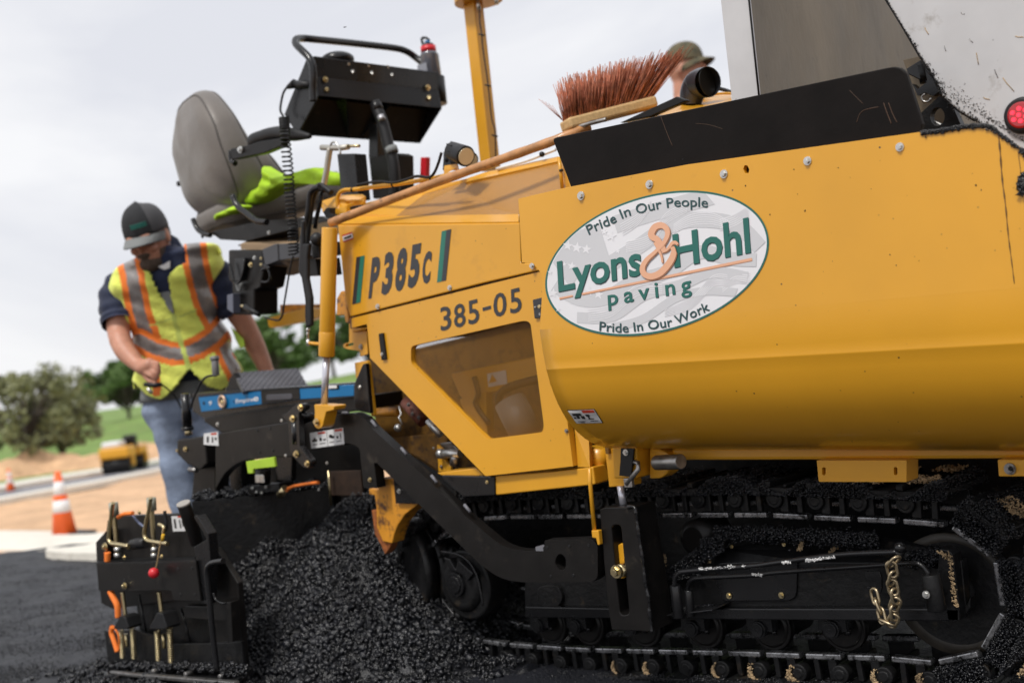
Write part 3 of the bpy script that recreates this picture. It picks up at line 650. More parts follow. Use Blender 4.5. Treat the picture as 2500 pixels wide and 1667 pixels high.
# ---- rail with hinge knuckles, blocks, brackets
def zr(k, x, y, Y): return PY(k, x, y, Y)
RY = -.10
pl('hopper_rail', 'L', [(575, 272), (1300, 264), (2352, 258), (3000, 254), (3000, 328), (2352, 330), (1300, 336), (575, 338)], RY, .06, YEL2, bev=.008)
pl('hinge_leaf', 'L', [(540, 262), (3000, 246), (3000, 256), (540, 271)], RY-.006, .03, YEL2, bev=.001)
for x0, x1 in [(640, 700), (800, 890), (1030, 1120), (1285, 1380), (1545, 1645), (1825, 1935), (2130, 2235)]:
    y = 268-(x0-640)*.008; pl('hinge_knuckle', 'L', [(x0, y), (x1, y-1), (x1-6, y+16), (x0+8, y+17)], RY-.012, .02, YEL2, bev=.003)
sl = lambda cx, cyy, w_, h_: [(cx-w_, cyy-h_, w_), (cx+w_, cyy-h_, w_), (cx+w_, cyy+h_, w_), (cx-w_, cyy+h_, w_)]
pl('slotted_bracket', 'L', [(1308, 338), (1760, 337), (1760, 446), (1318, 445, 8)], -.135, .055, YEL2, [sl(1344, 392, 9, 20), sl(1705, 391, 9, 20)], bev=.002)
pl('bracket_flange', 'L', [(1322, 252), (1372, 222, 10), (1795, 219, 12), (1842, 246)], -.118, .008, YEL2)
pl('front_block', 'L', [(2218, 334), (3000, 330), (3000, 418), (2224, 419)], -.135, .05, YEL2)
pl('bracket_flange', 'L', [(2220, 238), (2262, 216, 10), (2600, 212), (2600, 240)], -.118, .008, YEL2)
bolt('L', 2282, 380, -.136, 31, STEEL); cy('nut_bore', 'L', 2282, 380, 12, -.153, .004, BLK)
pl('rear_bracket', 'L', [(278, 270), (400, 271, 10), (402, 430, 12), (286, 428)], -.16, .10, YEL2, bev=.004)
pl('rear_bracket_web', 'L', [(238, 266), (300, 268), (390, 440), (388, 462), (262, 472)], -.10, .03, YEL2)
pl('rear_bracket_side', 'L', [(465, 272), (545, 290, 30), (575, 330), (560, 400, 20), (520, 428, 12), (465, 430)], -.12, .05, YEL2, bev=.004)
MB().cyl(PY('L', 500, 349, -.15), PY('L', 500, 349, -.15)+Vector((.085, -.02, .003)), .0175, n=32).build('stop_pin', STEEL, bevel=.002)
pl('rubber_strap', 'L', [(320, 276), (386, 278), (372, 420), (312, 414), (318, 345)], -.172, .006, RUB, bev=.001)
bolt('L', 346, 297, -.173, 17)
MB().tube([PY('L', 385, 345, -.165), PY('L', 408, 350, -.17), PY('L', 410, 380, -.175), PY('L', 350, 458, -.178)], .006, 8).build('latch_pin', STEEL)
MB().box(*[tuple(PY('L', 355, 450, -.18)+Vector(a)) for a in ((-.012, 0, -.012), (.012, .012, .01))]).build('latch_head', STEEL, bevel=.002)
tb('push_rod', 'L', [(318, 466), (336, 575)], 18, CHROME, Y=-.1, smooth=False)
tb('stay_rod', 'M', [(128, -120), (132, 0), (165, 372)], 17, YEL2, Y=-.155, smooth=False)
pl('stay_rod_clevis', 'M', [(140, 368), (196, 368), (206, 480), (190, 486), (176, 430), (146, 425)], -.162, .014, YEL2)
# ---- engine side: upper panel, lower door with screen
PYY = -.14
pan = pl('upper_panel', 'E', [(314, 196), (1282, 184), (1288, 396), (1402, 398), (1402, 432), (1100, 500), (380, 682), (356, 600, 10)], PYY, .02, YEL, bev=.003)
win = [(704, 838, 22), (1312, 700, 50), (1340, 716, 18), (1411, 1262, 18), (1402, 1296, 18), (1110, 1333, 14), (704, 930, 22)]
door = pl('lower_door', 'E', [(388, 690), (1398, 440), (1408, 480), (1424, 900), (1444, 1040), (1490, 1150), (1536, 1240, 10), (1566, 1476), (1100, 1528, 8), (486, 900), (470, 720, 8), (388, 742)], PYY+.004, .02, YEL, [win], bev=.003)
pl('mesh_screen', 'E', [(x-4 if x < 900 else x+4, y+(4 if y > 900 else -4)) for x, y, r in win], PYY+.018, .0012, MESHY, bev=0)
pl('panel_gap', 'E', [(384, 684), (1402, 430), (1402, 444), (386, 694)], PYY+.016, .004, BLK, bev=0)
for x, y in [(528, 628), (911, 528)]: bolt('E', x, y, PYY-.001, 15)
bolt('E', 1349, 412, PYY-.006, 17)
bolt('E', 1531, 1288, PYY+.002, 12, STEEL)
pl('switch_plate', 'E', [(1350, 592, 4), (1406, 578), (1408, 686), (1360, 692, 4)], PYY-.003, .004, PRN); cy('key_switch', 'E', 1384, 629, 11, PYY-.012, .01, BRASS); cy('key_switch', 'E', 1362, 632, 5, PYY-.008, .006, ZINC)
text('lettering', '0', quadmap('E', (1384, 674), (1392, 673), (1392, 660), (1384, 661), PYY-.0036), STICK)
tg = pl('rubber_latch', 'E', [(530, 772, 6), (552, 768, 4), (570, 908), (546, 914)], PYY-.004, .008, RUB); bolt('E', 550, 881, PYY-.005, 10)
fl = pl('door_lip', 'E', [(388, 742), (470, 722), (474, 745), (392, 766)], PYY+.02, .12, YEL2)
# lettering on the panels
LY = PYY-.0012
def etext(t, bl, br, tr, tl, m, off=.0, sp=1.): return text('lettering', t, quadmap('E', bl, br, tr, tl, LY), m, None, off, sp)
for ch, q in (('P', ((478, 574), (524, 562), (546, 358), (498, 370))), ('3', ((546, 554), (600, 541), (618, 334), (566, 346))), ('8', ((616, 536), (670, 523), (690, 312), (634, 325))), ('5', ((686, 518), (742, 503), (763, 289), (706, 303))), ('C', ((760, 500), (804, 489), (817, 331), (772, 342)))):
    text('lettering', ch, quadmap('E', *q, LY), PRN, None, .05)
for q, m in (([(391, 617), (412, 612), (435, 361), (414, 366)], PRN), ([(412, 612), (435, 606), (458, 356), (435, 361)], PGN), ([(842, 500), (867, 494), (892, 222), (867, 229)], PGN), ([(867, 494), (890, 489), (918, 216), (892, 222)], PRN)): flat('print_stripe', 'E', q, LY, m)
for ch, q in (('3', ((862, 756), (920, 743), (914, 618), (858, 628))), ('8', ((934, 740), (996, 727), (990, 603), (930, 614))), ('5', ((1010, 722), (1070, 709), (1060, 580), (1004, 594))), ('0', ((1142, 684), (1214, 669), (1210, 543), (1142, 556))), ('5', ((1232, 664), (1296, 650), (1284, 519), (1228, 533)))):
    text('lettering', ch, quadmap('E', *q, LY+.004), PRN, None, .014 if ch != '-' else 0)
flat('lettering', 'E', [(1084, 634), (1128, 622), (1130, 640), (1086, 652)], LY+.004, PRN)
st = flat('serial_sticker', 'E', [(337, 248), (391, 231), (398, 270), (345, 288)], LY, LABR); flat('sticker_face', 'E', [(339, 256), (393, 239), (397, 263), (344, 281)], LY-.0004, STICK, st); flat('sticker_print', 'E', [(346, 262), (386, 248), (388, 258), (349, 272)], LY-.0008, LABK, st)
PERF = perfmat()
# ---- hood top surfaces (chamfer, sloped perforated face, plain corner), rails
yA, yB, yC = PYY+.002, PYY+.06, .09
face3('hood_chamfer', [('S', 162, 706, yA), ('S', 1845, 688, yA), ('S', 1845, 618, yB), ('S', 1160, 628, yB), ('S', 708, 636, yB), ('S', 330, 640, yB)], .01, YEL2)
face3('hood_corner', [('S', 330, 640, yB), ('S', 708, 636, yB), ('S', 972, 432, yC-.01), ('S', 1362, 315, yC), ('S', 1362, 290, yC), ('S', 700, 440, yC-.01), ('S', 430, 515, yC-.05), ('S', 250, 600, yB)], .01, YEL2)
face3('hood_screen', [('S', 708, 636, yB), ('S', 1845, 618, yB), ('S', 1900, 618, yB), ('S', 2330, 480, yB+.02), ('S', 2300, 120, yC), ('S', 2210, 125, yC), ('S', 1362, 318, yC), ('S', 972, 434, yC-.01)], .01, PERF)
face3('hood_flange', [('S', 1350, 322, yC-.012), ('S', 2212, 128, yC-.012), ('S', 2212, 84, yC+.02), ('S', 1530, 232, yC+.02), ('S', 1350, 292, yC+.02)], .01, YEL2)
tb('hood_edge_tube', 'S', [(2218, 90), (2250, 385)], 17, YEL2, Y=-.02, smooth=False); tb('tube_band', 'S', [(2237, 204), (2240, 224)], 20, BLK, Y=-.021, smooth=False)
face3('hood_side_screen', [('S', 2255, 130, .0), ('S', 2345, 340, -.06), ('S', 2330, 400, -.06), ('S', 2268, 385, 0)], .006, YEL2)
tb('hand_rail', 'S', [(178, 640), (164, 520), (176, 440), (225, 398), (320, 390), (500, 368), (700, 343), (1040, 288), (1280, 235)], 19, YEL2, Y=-.06)
tb('cable_loom', 'S', [(350, 350), (450, 328), (560, 318), (680, 328), (800, 300), (900, 268), (1010, 278), (1060, 240), (1100, 150), (1118, 90), (1130, 50)], 13, BLK, Y=-.075)
for x, y in [(308, 394), (682, 345), (1036, 290)]: tb('cable_tie', 'S', [(x-6, y), (x+8, y-1)], 24, BLK, Y=-.06, smooth=False)
# small frame at the rear of the hood
face3('rear_frame_top', [('S', 20, 555, -.05), ('S', 180, 500, -.05), ('S', 400, 492, .0), ('S', 430, 515, .0), ('S', 250, 602, -.08), ('S', 120, 640, -.08), ('S', 30, 600, -.05)], .02, YEL2)
tb('rear_frame_bar', 'S', [(190, 505), (395, 492), (402, 520)], 12, YEL2, Y=-.04)
tb('cable', 'S', [(240, 600), (300, 560), (400, 545)], 14, RUB, Y=-.06)
# ---- engine compartment seen below and through the screen
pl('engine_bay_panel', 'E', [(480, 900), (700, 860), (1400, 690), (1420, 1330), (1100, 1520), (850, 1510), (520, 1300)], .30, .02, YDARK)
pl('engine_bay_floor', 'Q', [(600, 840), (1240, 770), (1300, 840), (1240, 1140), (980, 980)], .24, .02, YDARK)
pl('coolant_tank', 'E', [(912, 985, 12), (1380, 890), (1404, 1020), (980, 1120), (960, 1100)], .02, .06, YEL2, bev=.006)
pl('heat_shield', 'E', [(960, 1120), (1100, 1080), (1110, 1300), (1020, 1270)], .01, .03, YEL2); pl('filter_label', 'E', [(1108, 985), (1208, 965), (1216, 1038), (1116, 1056)], .018, .001, STICK, bev=0); flat('warning_triangle', 'E', [(1118, 1035), (1160, 1026), (1136, 985)], .0165, YEL2)
MB().cyl(PY('E', 1230, 1130, -.02), PY('E', 1330, 1330, -.02), .045, n=24).build('filter', GREY); MB().tube(spl([PY('E', x, y, 0) for x, y in [(1040, 1000), (1062, 1090), (1050, 1150), (1120, 1250)]], 5), .008, 8).build('hose', RUB)
MB().tube(spl([PY('E', x, y, -.02) for x, y in [(1390, 1010), (1200, 1070), (1180, 1160), (1280, 1300)]], 5), .012, 8).build('hose', BLK)
MB().cyl(PY('Q', 600, 575, .04), PY('Q', 840, 570, .04), .014, n=16).build('cross_pipe', YWORN)
MB().tube([PY('Q', 838, 515, .0), PY('Q', 862, 590, .0), PY('Q', 838, 620, -.01), PY('Q', 870, 690, -.01)], .003, 8).build('lock_pin', ZINC); MB().sph(PY('Q', 830, 722, -.015), .012, 12).build('knob', ZINC)
MB().cyl(PY('Q', 905, 470, .04), PY('Q', 1080, 660, .04), .022, n=10).build('valve_block', mat('rust_red_primer', (.16, .05, .03), .6, var=.4, vs=50))
for x, y in [(932, 500), (968, 590), (1030, 625)]: bolt('Q', x, y, .01, 22, STEEL)
MB().cyl(PY('Q', 1120, 655, .0), PY('Q', 1240, 790, .0), .011, n=12).build('hydraulic_fitting', ZINC)
vb = MB().cyl(PY('Q', 1230, 970, -.03), PY('Q', 1425, 965, -.03), .0125, n=16).build('hydraulic_valve', ZINC); MB().cyl(PY('Q', 1225, 972, -.03), PY('Q', 1262, 970, -.03), .016, n=6).build('hex_cap', ZINC, vb); MB().cyl(PY('Q', 1380, 960, -.025), PY('Q', 1370, 1080, -.025), .014, n=16).build('valve_port', STEEL, vb)
pl('valve_body', 'Q', [(1230, 870), (1330, 860), (1400, 930), (1400, 1000), (1290, 1000)], -.0, .04, STEEL); pl('valve_mount', 'Q', [(1200, 880), (1250, 920), (1290, 1050), (1335, 1090), (1335, 1140), (1215, 1145)], -.02, .01, YEL2)
bolt('Q', 1170, 917, -.02, 14); bolt('Q', 1245, 1092, -.022, 18, STEEL)
# rear side plates
pl('side_sheet', 'Q', [(412, 100), (535, 78), (548, 120), (600, 600), (575, 598), (500, 250), (425, 250)], -.115, .012, YEL2)
pl('corner_plate', 'Q', [(492, 112, 10), (522, 105), (562, 585), (440, 560), (412, 520), (405, 330), (420, 280)], -.13, .014, BLKS); bolt('Q', 466, 333, -.131, 20)
pl('rear_hook_plate', 'R', [(1440, 1060), (1560, 1090), (1640, 1150), (1650, 1400), (1565, 1430), (1560, 1370), (1380, 1340, 30), (1365, 1290, 30), (1440, 1270)], -.10, .012, YEL2, [[(1400, 1290, 10), (1490, 1272, 14), (1490, 1302, 14), (1400, 1322, 12)]])
bolt('R', 1575, 1320, -.101, 32, STEEL)
pl('rear_post', 'R', [(1350, 690, 30), (1392, 700), (1440, 1060), (1400, 1050), (1385, 960), (1300, 970), (1300, 780)], -.06, .02, YWORN)
pl('deck_underside', 'R', [(1440, 1000), (1650, 960), (1650, 1110), (1450, 1120)], -.12, .2, YWORN)
# chassis strip, black plate, yellow box under the door
pl('frame_ledge', 'P', [(515, 150), (780, 118), (800, 135), (830, 168), (545, 166)], -.11, .08, YEL2)
pl('frame_plate', 'P', [(545, 166), (905, 174), (908, 302), (700, 312), (560, 210)], -.125, .02, BLKS, bev=.003); bolt('P', 855, 212, -.126, 14, BRASS)
pl('frame_box', 'P', [(905, 172), (1300, 142), (1570, 108), (1584, 228, 14), (905, 300)], -.12, .08, YEL2, bev=.003)
pl('frame_box_end', 'P', [(1452, -10), (1480, 60), (1560, 108), (1468, 110), (1448, 40)], -.10, .06, YEL2)
face3('door_front_post', [('L', 88, 178, -.12), ('L', 160, 235, -.11), ('L', 165, 372, -.12), ('L', 105, 370, -.12)], .03, YEL2)
MB().cyl(PY('L', 215, 270, -.06), PY('L', 215, 375, -.06), .03, n=20).build('pivot_boss', YEL2)
# ---- yellow chain-case guard and auger drive
pl('chain_case_guard', 'P', [(55, 255), (118, 262), (122, 186), (222, 190), (240, 352), (392, 356), (300, 430), (252, 500), (228, 560), (212, 625), (150, 612), (110, 520), (105, 380), (95, 300), (56, 296)], -.10, .05, YWORN, bev=.003)
pl('black_gusset', 'P', [(222, 190), (238, 355), (390, 358), (225, 200)], -.112, .012, BLKS); bolt('P', 262, 272, -.113, 18)
RUST = mat('rust', (.3, .09, .02), .8, var=.5, vs=60)
pl('rusty_edge', 'P', [(75, 400), (108, 400), (112, 520), (150, 610), (208, 620), (196, 655), (165, 700), (140, 640), (95, 560)], -.09, .03, RUST)
for k, xx in enumerate((235, 340)):
    c = PY('P', xx+40, 800, .02+.05*k); MB().cyl(c, c+Vector((.01, .04, 0)), .16, n=40).build('auger_flight', BLKD)
MB().cyl((-3.0, .12, .22), (-2.5, .12, .24), .05, n=20).build('auger_shaft', BLKD)
# ---- undercarriage
TR = PV
def trk(x, y): p = PY('X', x, y, .03); return Vector((p.x, 0, p.z))
path = [trk(*q) for q in [(1110, 1535), (1160, 1556), (1213, 1567), (1415, 1581), (1766, 1588), (1968, 1595), (2187, 1601), (2302, 1614), (2372, 1598), (2409, 1575), (2438, 1515), (2449, 1440), (2420, 1365), (2360, 1310), (2322, 1290), (2200, 1280), (2000, 1272), (1909, 1265), (1717, 1264), (1500, 1266), (1198, 1268), (1120, 1285), (1040, 1340), (1010, 1430), (1040, 1500)]]
cl = [0]
for i in range(len(path)): cl.append(cl[-1]+(path[(i+1) % len(path)]-path[i]).length)
nlk = round(cl[-1]/.106); cen = sum(path, Vector())/len(path)
def pp(s):
    s %= cl[-1]
    for i in range(len(path)):
        if s <= cl[i+1]: return path[i].lerp(path[(i+1) % len(path)], (s-cl[i])/(cl[i+1]-cl[i]))
L0 = cl[-1]/nlk
lk = MB().box((-.048, .03, .0), (.042, .055, .013)).box((-.030, .036, .014), (-.008, .05, .062)).box((.014, .036, .014), (.028, .05, .062)).cyl((-.04, .027, .045), (-.04, .055, .045), .021, n=20).cyl((-.04, .024, .045), (-.04, .03, .045), .013, n=14)
lk.box((-.049, .20, 0), (.040, .225, .014)).box((-.03, .205, .014), (.03, .22, .062))
lk.box((-.044, .05, .03), (-.034, .21, .045))
lkm = lk.build('track_link', [BLKD, RAILM], PV, bevel=.0045)
for p in lkm.data.polygons:
    if p.center.z < .0141: p.material_index = 1
pdm = MB().box((-.050, .0, .064), (.050, .27, .078)).box((-.046, .0, .078), (-.03, .27, .092)).box((.0, .004, .078), (.010, .27, .086)).build('track_shoe', BLKD, PV, bevel=.003)
mudpts = []; asp = []; asz = []; tot = cl[-1]
for i in range(nlk):
    a = pp(i*L0); c = pp((i+1)*L0); m_ = (a+c)/2; t = (c-a).normalized(); n_ = Vector((-t.z, 0, t.x))
    if n_.dot(m_-cen) < 0: n_ = -n_
    xax = Vector((n_.z, 0, -n_.x)); M = Matrix(((xax.x, 0, n_.x, m_.x), (0, 1, 0, 0), (xax.z, 0, n_.z, m_.z), (0, 0, 0, 1)))
    for src in (lkm, pdm):
        o = src if i == 0 else src.copy()
        if i: COL.objects.link(o); o.parent = PV
        o.matrix_parent_inverse = Matrix.Translation(-PV.location); o.matrix_basis = M
    topn = n_.z > .5; front = n_.x > .25
    k = 3400 if topn else (3600 if front else 450)
    for q in range(k):
        u = random.uniform(-.055, .055); yy = (random.uniform(-.012, .03) if random.random() < .5 else random.uniform(0, .26)) if not front or random.random() < .5 else random.uniform(0, .27)
        hh = .062+random.uniform(0, .038)*(1 if topn else .5)*(.6+.5*sin(m_.x*23+u*40))
        p = m_+xax*u+n_*hh; asp.append((p.x, yy, p.z)); asz.append(random.uniform(.0013, .0038))
    if front:
        for q in range(2200):
            p = m_+xax*random.uniform(-.055, .055)+n_*(random.uniform(.016, .085)); asp.append((p.x, random.uniform(.012, .05), p.z)); asz.append(random.uniform(.0015, .0045))
    if front or (topn and m_.x > -1.25):
        for q in range(120):
            u = random.uniform(-.05, .05)*.6+.02*sin(i*2.3); yy = random.uniform(0, .25); 
            if sin(yy*40+i*1.7) < .05: continue
            for _ in range(7): p = m_+xax*(u+random.gauss(0, .004))+n_*(.093+random.uniform(0, .006)); mudpts.append((p.x, yy+random.gauss(0, .006), p.z))
    elif n_.z < -.5 and m_.x > -2.1 and random.random() < .6:
        cc = m_-xax*.04*(-1 if xax.x < 0 else -1)
        for q in range(170):
            aa = random.gauss(3.6, .55); rr = .0215+random.gauss(0, .0022)*(1+.6*sin(i*2.1))
            mudpts.append((m_.x+.04*(1 if xax.x < 0 else -1)+rr*cos(aa), .024+random.gauss(0, .0012), m_.z+n_.z*.045+rr*sin(aa)))
chips('caked_asphalt', asp, asz, ASPH, PV); chips('caked_mud', mudpts, [random.uniform(.0015, .0045) for _ in mudpts], MUD, PV, flat=.5)
# rollers
for i, (x, y) in enumerate([(1310, 1528), (1401, 1530), (1537, 1533), (1686, 1535), (1849, 1537), (2027, 1537)]):
    c = PY('X', x, y, 0.); r = MB().cyl(c+Vector((0, .055, -.008)), c+Vector((0, .075, -.008)), .056, n=40).cyl(c+Vector((0, .05, -.008)), c+Vector((0, .056, -.008)), .042, .05, n=40).cyl(c+Vector((0, .075, -.008)), c+Vector((0, .2, -.008)), .04, n=32).build('track_roller', BLK, bevel=.003)
    MB().cyl(c, c+Vector((0, .05, 0)), .0205, n=32).cyl(c+Vector((0, -.004, 0)), c+Vector((0, .001, 0)), .016, n=28).cyl(c+Vector((0, -.0045, 0)), c+Vector((0, -.003, 0)), .004, n=6).build('roller_cap', BLKS, r, bevel=.002)
    MB().box((c.x-.034, .008, c.z-.006), (c.x+.036, .045, c.z+.05)).build('roller_mount', BLKS, r, bevel=.002)
    for dx in (-.027, .028): MB().cyl((c.x+dx, .026, c.z-.016), (c.x+dx, .026, c.z-.004), .008, n=6).build('bolt', BLKS, r)
c = PY('M', 960, 430, .05); MB().cyl(c, c+Vector((0, .1, 0)), .046, n=36).cyl(c-Vector((0, .012, 0)), c, .03, .046, n=36).build('carrier_roller', BLK, bevel=.003)
# idler
c = PY('N', 1378, 858, .07); R_ = 484*scl('N', c)
MB().cyl(c, c+Vector((0, .03, 0)), R_*.985, n=72).cyl(c+Vector((0, -.004, 0)), c+Vector((0, .001, 0)), R_*.86, n=72).build('idler_wheel', BLKD, bevel=.004)
ri = MB(); 
for a0, a1 in ((.985, .80),):
    ri.cyl(c+Vector((0, -.012, 0)), c+Vector((0, 0, 0)), R_*a0, n=72, caps=False); n0 = 72
    vs = []
    for i in range(72): vs += [c+Vector((cos(2*pi*i/72)*R_*a0, -.012, sin(2*pi*i/72)*R_*a0)), c+Vector((cos(2*pi*i/72)*R_*a1, -.002, sin(2*pi*i/72)*R_*a1))]
    ri.add(vs, [(2*i, 2*i+1, (2*i+3) % 144, (2*i+2) % 144) for i in range(72)], sm=True)
ri.build('idler_rim', IDR)
MB().cyl(c-Vector((0, .04, 0)), c+Vector((0, .2, 0)), .05, n=32).build('idler_hub', BLKD)
# drive hub at the rear
c = PY('P', 690, 905, -.02); s_ = scl('P', c)
MB().cyl(c+Vector((.01, .0, 0)), c+Vector((.01, .07, 0)), 235*s_, n=60).cyl(c+Vector((0, -.015, 0)), c, 150*s_, 190*s_, n=60).build('drive_housing', BLKD, bevel=.006)
c2 = PY('P', 636, 905, -.045); MB().cyl(c2, c2+Vector((0, .04, 0)), 80*s_, 92*s_, n=40).cyl(c2-Vector((0, .004, 0)), c2, 55*s_, 60*s_, n=32).cyl(c2-Vector((0, .0045, 0)), c2-Vector((0, .003, 0)), 24*s_, n=16).build('drive_hub', BLKS, bevel=.003)
tb('housing_rib', 'P', [(545, 680), (620, 690), (690, 715), (745, 765), (785, 840), (810, 940), (828, 1040)], 8, BLKS, Y=-.055); tb('housing_rib', 'P', [(552, 1000), (590, 1055), (632, 1105)], 7, BLKS, Y=-.055)
pl('housing_rib', 'P', [(560, 720), (600, 730), (640, 800), (660, 740), (760, 830), (720, 880), (690, 830), (600, 800)], -.05, .03, BLKS)
ct = PY('X', 1105, 1425, .05); k = MB()
for i in range(22):
    a = 2*pi*i/22; e = ct+Vector((cos(a)*.115, 0, sin(a)*.115)); k.cyl(e, ct+Vector((cos(a)*.085, 0, sin(a)*.085)), .008, .02, n=8)
k.cyl(ct, ct+Vector((0, .03, 0)), .1, n=44).build('drive_sprocket', BLKD)
# track frame
pl('track_frame_flange', 'X', [(1281, 1480), (1480, 1484), (1900, 1485), (2342, 1485), (2342, 1516), (1900, 1513), (1281, 1507)], -.03, .06, BLKS, bev=.003)
pl('track_frame_plate', 'X', [(1281, 1384), (1480, 1384), (1600, 1408), (1740, 1385), (2000, 1372), (2200, 1372), (2315, 1392), (2342, 1486), (1281, 1483)], 0.0, .05, BLKD)
face3('track_frame_cover', [('X', 1741, 1388, -.0), ('X', 1748, 1340, .03), ('X', 1900, 1318, .05), ('X', 2060, 1303, .06), ('X', 2200, 1315, .06), ('X', 2305, 1345, .04), ('X', 2320, 1392, -.0), ('X', 2000, 1374, -.0)], .02, BLKD)
pl('inspection_cover', 'M', [(1130, 625, 30), (1745, 605), (1760, 612, 10), (1752, 890, 60), (1700, 922, 30), (1172, 926, 40), (1120, 800)], -.006, .006, BLKS)
for k_, x, y in (('M', 1224, 880), ('M', 1635, 876)): bolt(k_, x, y, -.008, 26, BRASS)
for x, y, m in ((1243, 495, BRASS), (1655, 478, BRASS)): bolt('M', x, y, .01, 17, m)
pl('front_inner_tube', 'P', [(1180, 915, 60), (1330, 905, 40), (1370, 1000, 40), (1300, 1100, 40), (1230, 1085, 60)], -.012, .03, BLKD)
tb('frame_pipe', 'M', [(793, 800), (800, 740), (835, 702), (900, 688), (1400, 648), ('N', 0, 620), ('N', 480, 560), ('N', 955, 538)], 20, BLKS, Y=-.10)
tb('frame_pipe', 'M', [(893, 840), (905, 785), (940, 752), (1000, 742), (1400, 722), ('N', 0, 698), ('N', 650, 652), ('N', 1040, 626), ('N', 1120, 640), ('N', 1165, 685), ('N', 1175, 720)], 18, BLKS, Y=-.07)
# end lug, hook and chain
MB().cyl(PY('N', 945, 500, -.10), PY('N', 960, 600, -.10), .0085, n=14).sph(PY('N', 958, 505, -.10), .012, 10).build('pipe_lug', BLKS)
for (a, c_, r, yy) in (((800, 795), (830, 1055), 44, -.09), ((905, 835), (922, 1045), 36, -.07)): MB().cyl(PY('M', *a, yy), PY('M', *c_, yy), r*scl('M', PY('M', *a, yy)), n=24).build('pipe_socket', BLKS, bevel=.002)
bolt('M', 735, 920, -.07, 18, STEEL, ax=(0, 0, radians(-60)))
pl('support_shelf', 'M', [(618, 1046), (1090, 988), (1095, 1000), (622, 1060)], -.08, .08, BLKS)
pl('chain_hook', 'N', [(680, 692), (795, 688), (812, 740), (815, 845, 30), (775, 892, 20), (718, 868, 30), (694, 812, 14), (722, 808, 12), (752, 850, 18), (768, 830), (762, 765), (690, 762)], -.045, .006, BLKS, bev=.001)
CH = mat('brassy_chain', (.42, .34, .22), .35, .85, var=.25, vs=90, dirt=.58, dcol=(.08, .06, .04), ds=120)
cp = [(928, 590), (885, 640), (905, 700), (890, 765), (910, 850), (935, 905), (905, 950), (915, 1010), (912, 1060), (885, 1105), (830, 1085), (808, 1030), (800, 985), (770, 920), (752, 850)]
cp = spl([PY('N', x, y, -.125+.04*(i/14)) for i, (x, y) in enumerate(cp)], 5); ls = [0]
for i in range(1, len(cp)): ls.append(ls[-1]+(cp[i]-cp[i-1]).length)
nl_ = 12; chn = None
def cpos(s):
    for i in range(1, len(ls)):
        if s <= ls[i]: return cp[i-1].lerp(cp[i], (s-ls[i-1])/(ls[i]-ls[i-1]+1e-9))
    return cp[-1]
LL = ls[-1]/nl_
base = bpy.data.objects.new('chain', bpy.data.meshes.new('chain')); COL.objects.link(base); adopt(base, PV)
for i in range(nl_):
    a, c_ = cpos(i*LL), cpos((i+1)*LL); d = (c_-a).normalized(); m_ = (a+c_)/2; v1 = Vector((0, 1, 0)); sd_ = d.cross(v1).normalized(); v1 = sd_.cross(d)
    wv = (sd_*.95+v1*.3).normalized() if i % 2 else (sd_*.35+v1*.95).normalized(); hl = LL*.36; rw = .0095
    pts = [m_+d*(hl*(1 if cos(q) > 0 else -1)*1+cos(q)*rw)+wv*sin(q)*rw for q in [2*pi*j/20+.001 for j in range(20)]]
    MB().tube(pts, .0034, 8, closed=True).build('chain_link', CH, base)
# end bracket in front of the idler
MB().cyl(PY('N', 1195, 712, -.07), PY('N', 1250, 1000, -.07), 72*scl('N', PY('N', 1195, 712, -.07)), n=32).build('pipe_socket', BLKD, bevel=.002)
bolt('N', 1163, 872, -.096, 32)
pl('idler_bracket', 'N', [(1262, 512, 12), (1345, 522, 20), (1375, 560), (1425, 985), (1425, 1080), (1330, 1080), (1300, 900), (1250, 700)], -.03, .04, BLKD, bev=.004)
pl('idler_bracket', 'N', [(1370, 622), (1440, 600), (1450, 680), (1475, 960), (1510, 890), (1508, 980), (1430, 1075)], -.0, .03, BLKD, bev=.004)
ms = []
for (k_, a, c_, n_, Y_) in (('N', (1340, 540), (1400, 980), 180, -.034), ('N', (1260, 530), (1350, 600), 60, -.034), ('N', (410, 400), (440, 440), 40, .04), ('N', (500, 450), (400, 550), 90, .02), ('N', (190, 460), (170, 530), 70, .0), ('M', (1080, 540), (1070, 620), 50, -.0), ('M', (1800, 450), (1780, 520), 60, 0), ('M', (720, 550), (716, 660), 30, -.03)):
    for i in range(n_):
        t = random.random(); p = PY(k_, a[0]+(c_[0]-a[0])*t+random.gauss(0, 9), a[1]+(c_[1]-a[1])*t+random.gauss(0, 5), Y_-.001); ms.append(tuple(p))
chips('mud_smear', ms, [random.uniform(.001, .0035) for _ in ms], MUD, PV, flat=.5)
pc = []
for k_, x0, x1, y0, y1, n_, Y_ in (('M', 985, 1275, 672, 652, 130, -.107), ('M', 1325, 1350, 650, 648, 18, -.107), ('M', 1640, 1710, 622, 618, 50, -.107), ('M', 1825, 1935, 606, 596, 90, -.107), ('N', 215, 450, 600, 578, 170, -.107), ('N', 20, 100, 622, 616, 40, -.107), ('M', 1395, 1490, 716, 712, 50, -.077)):
    for i in range(n_):
        t = random.random(); pc.append(tuple(PY(k_, x0+(x1-x0)*t, y0+(y1-y0)*t+random.gauss(0, 5), Y_+.0015)))
chips('chipped_paint', pc, [random.uniform(.0008, .0026) for _ in pc], CONW, PV, flat=.3)
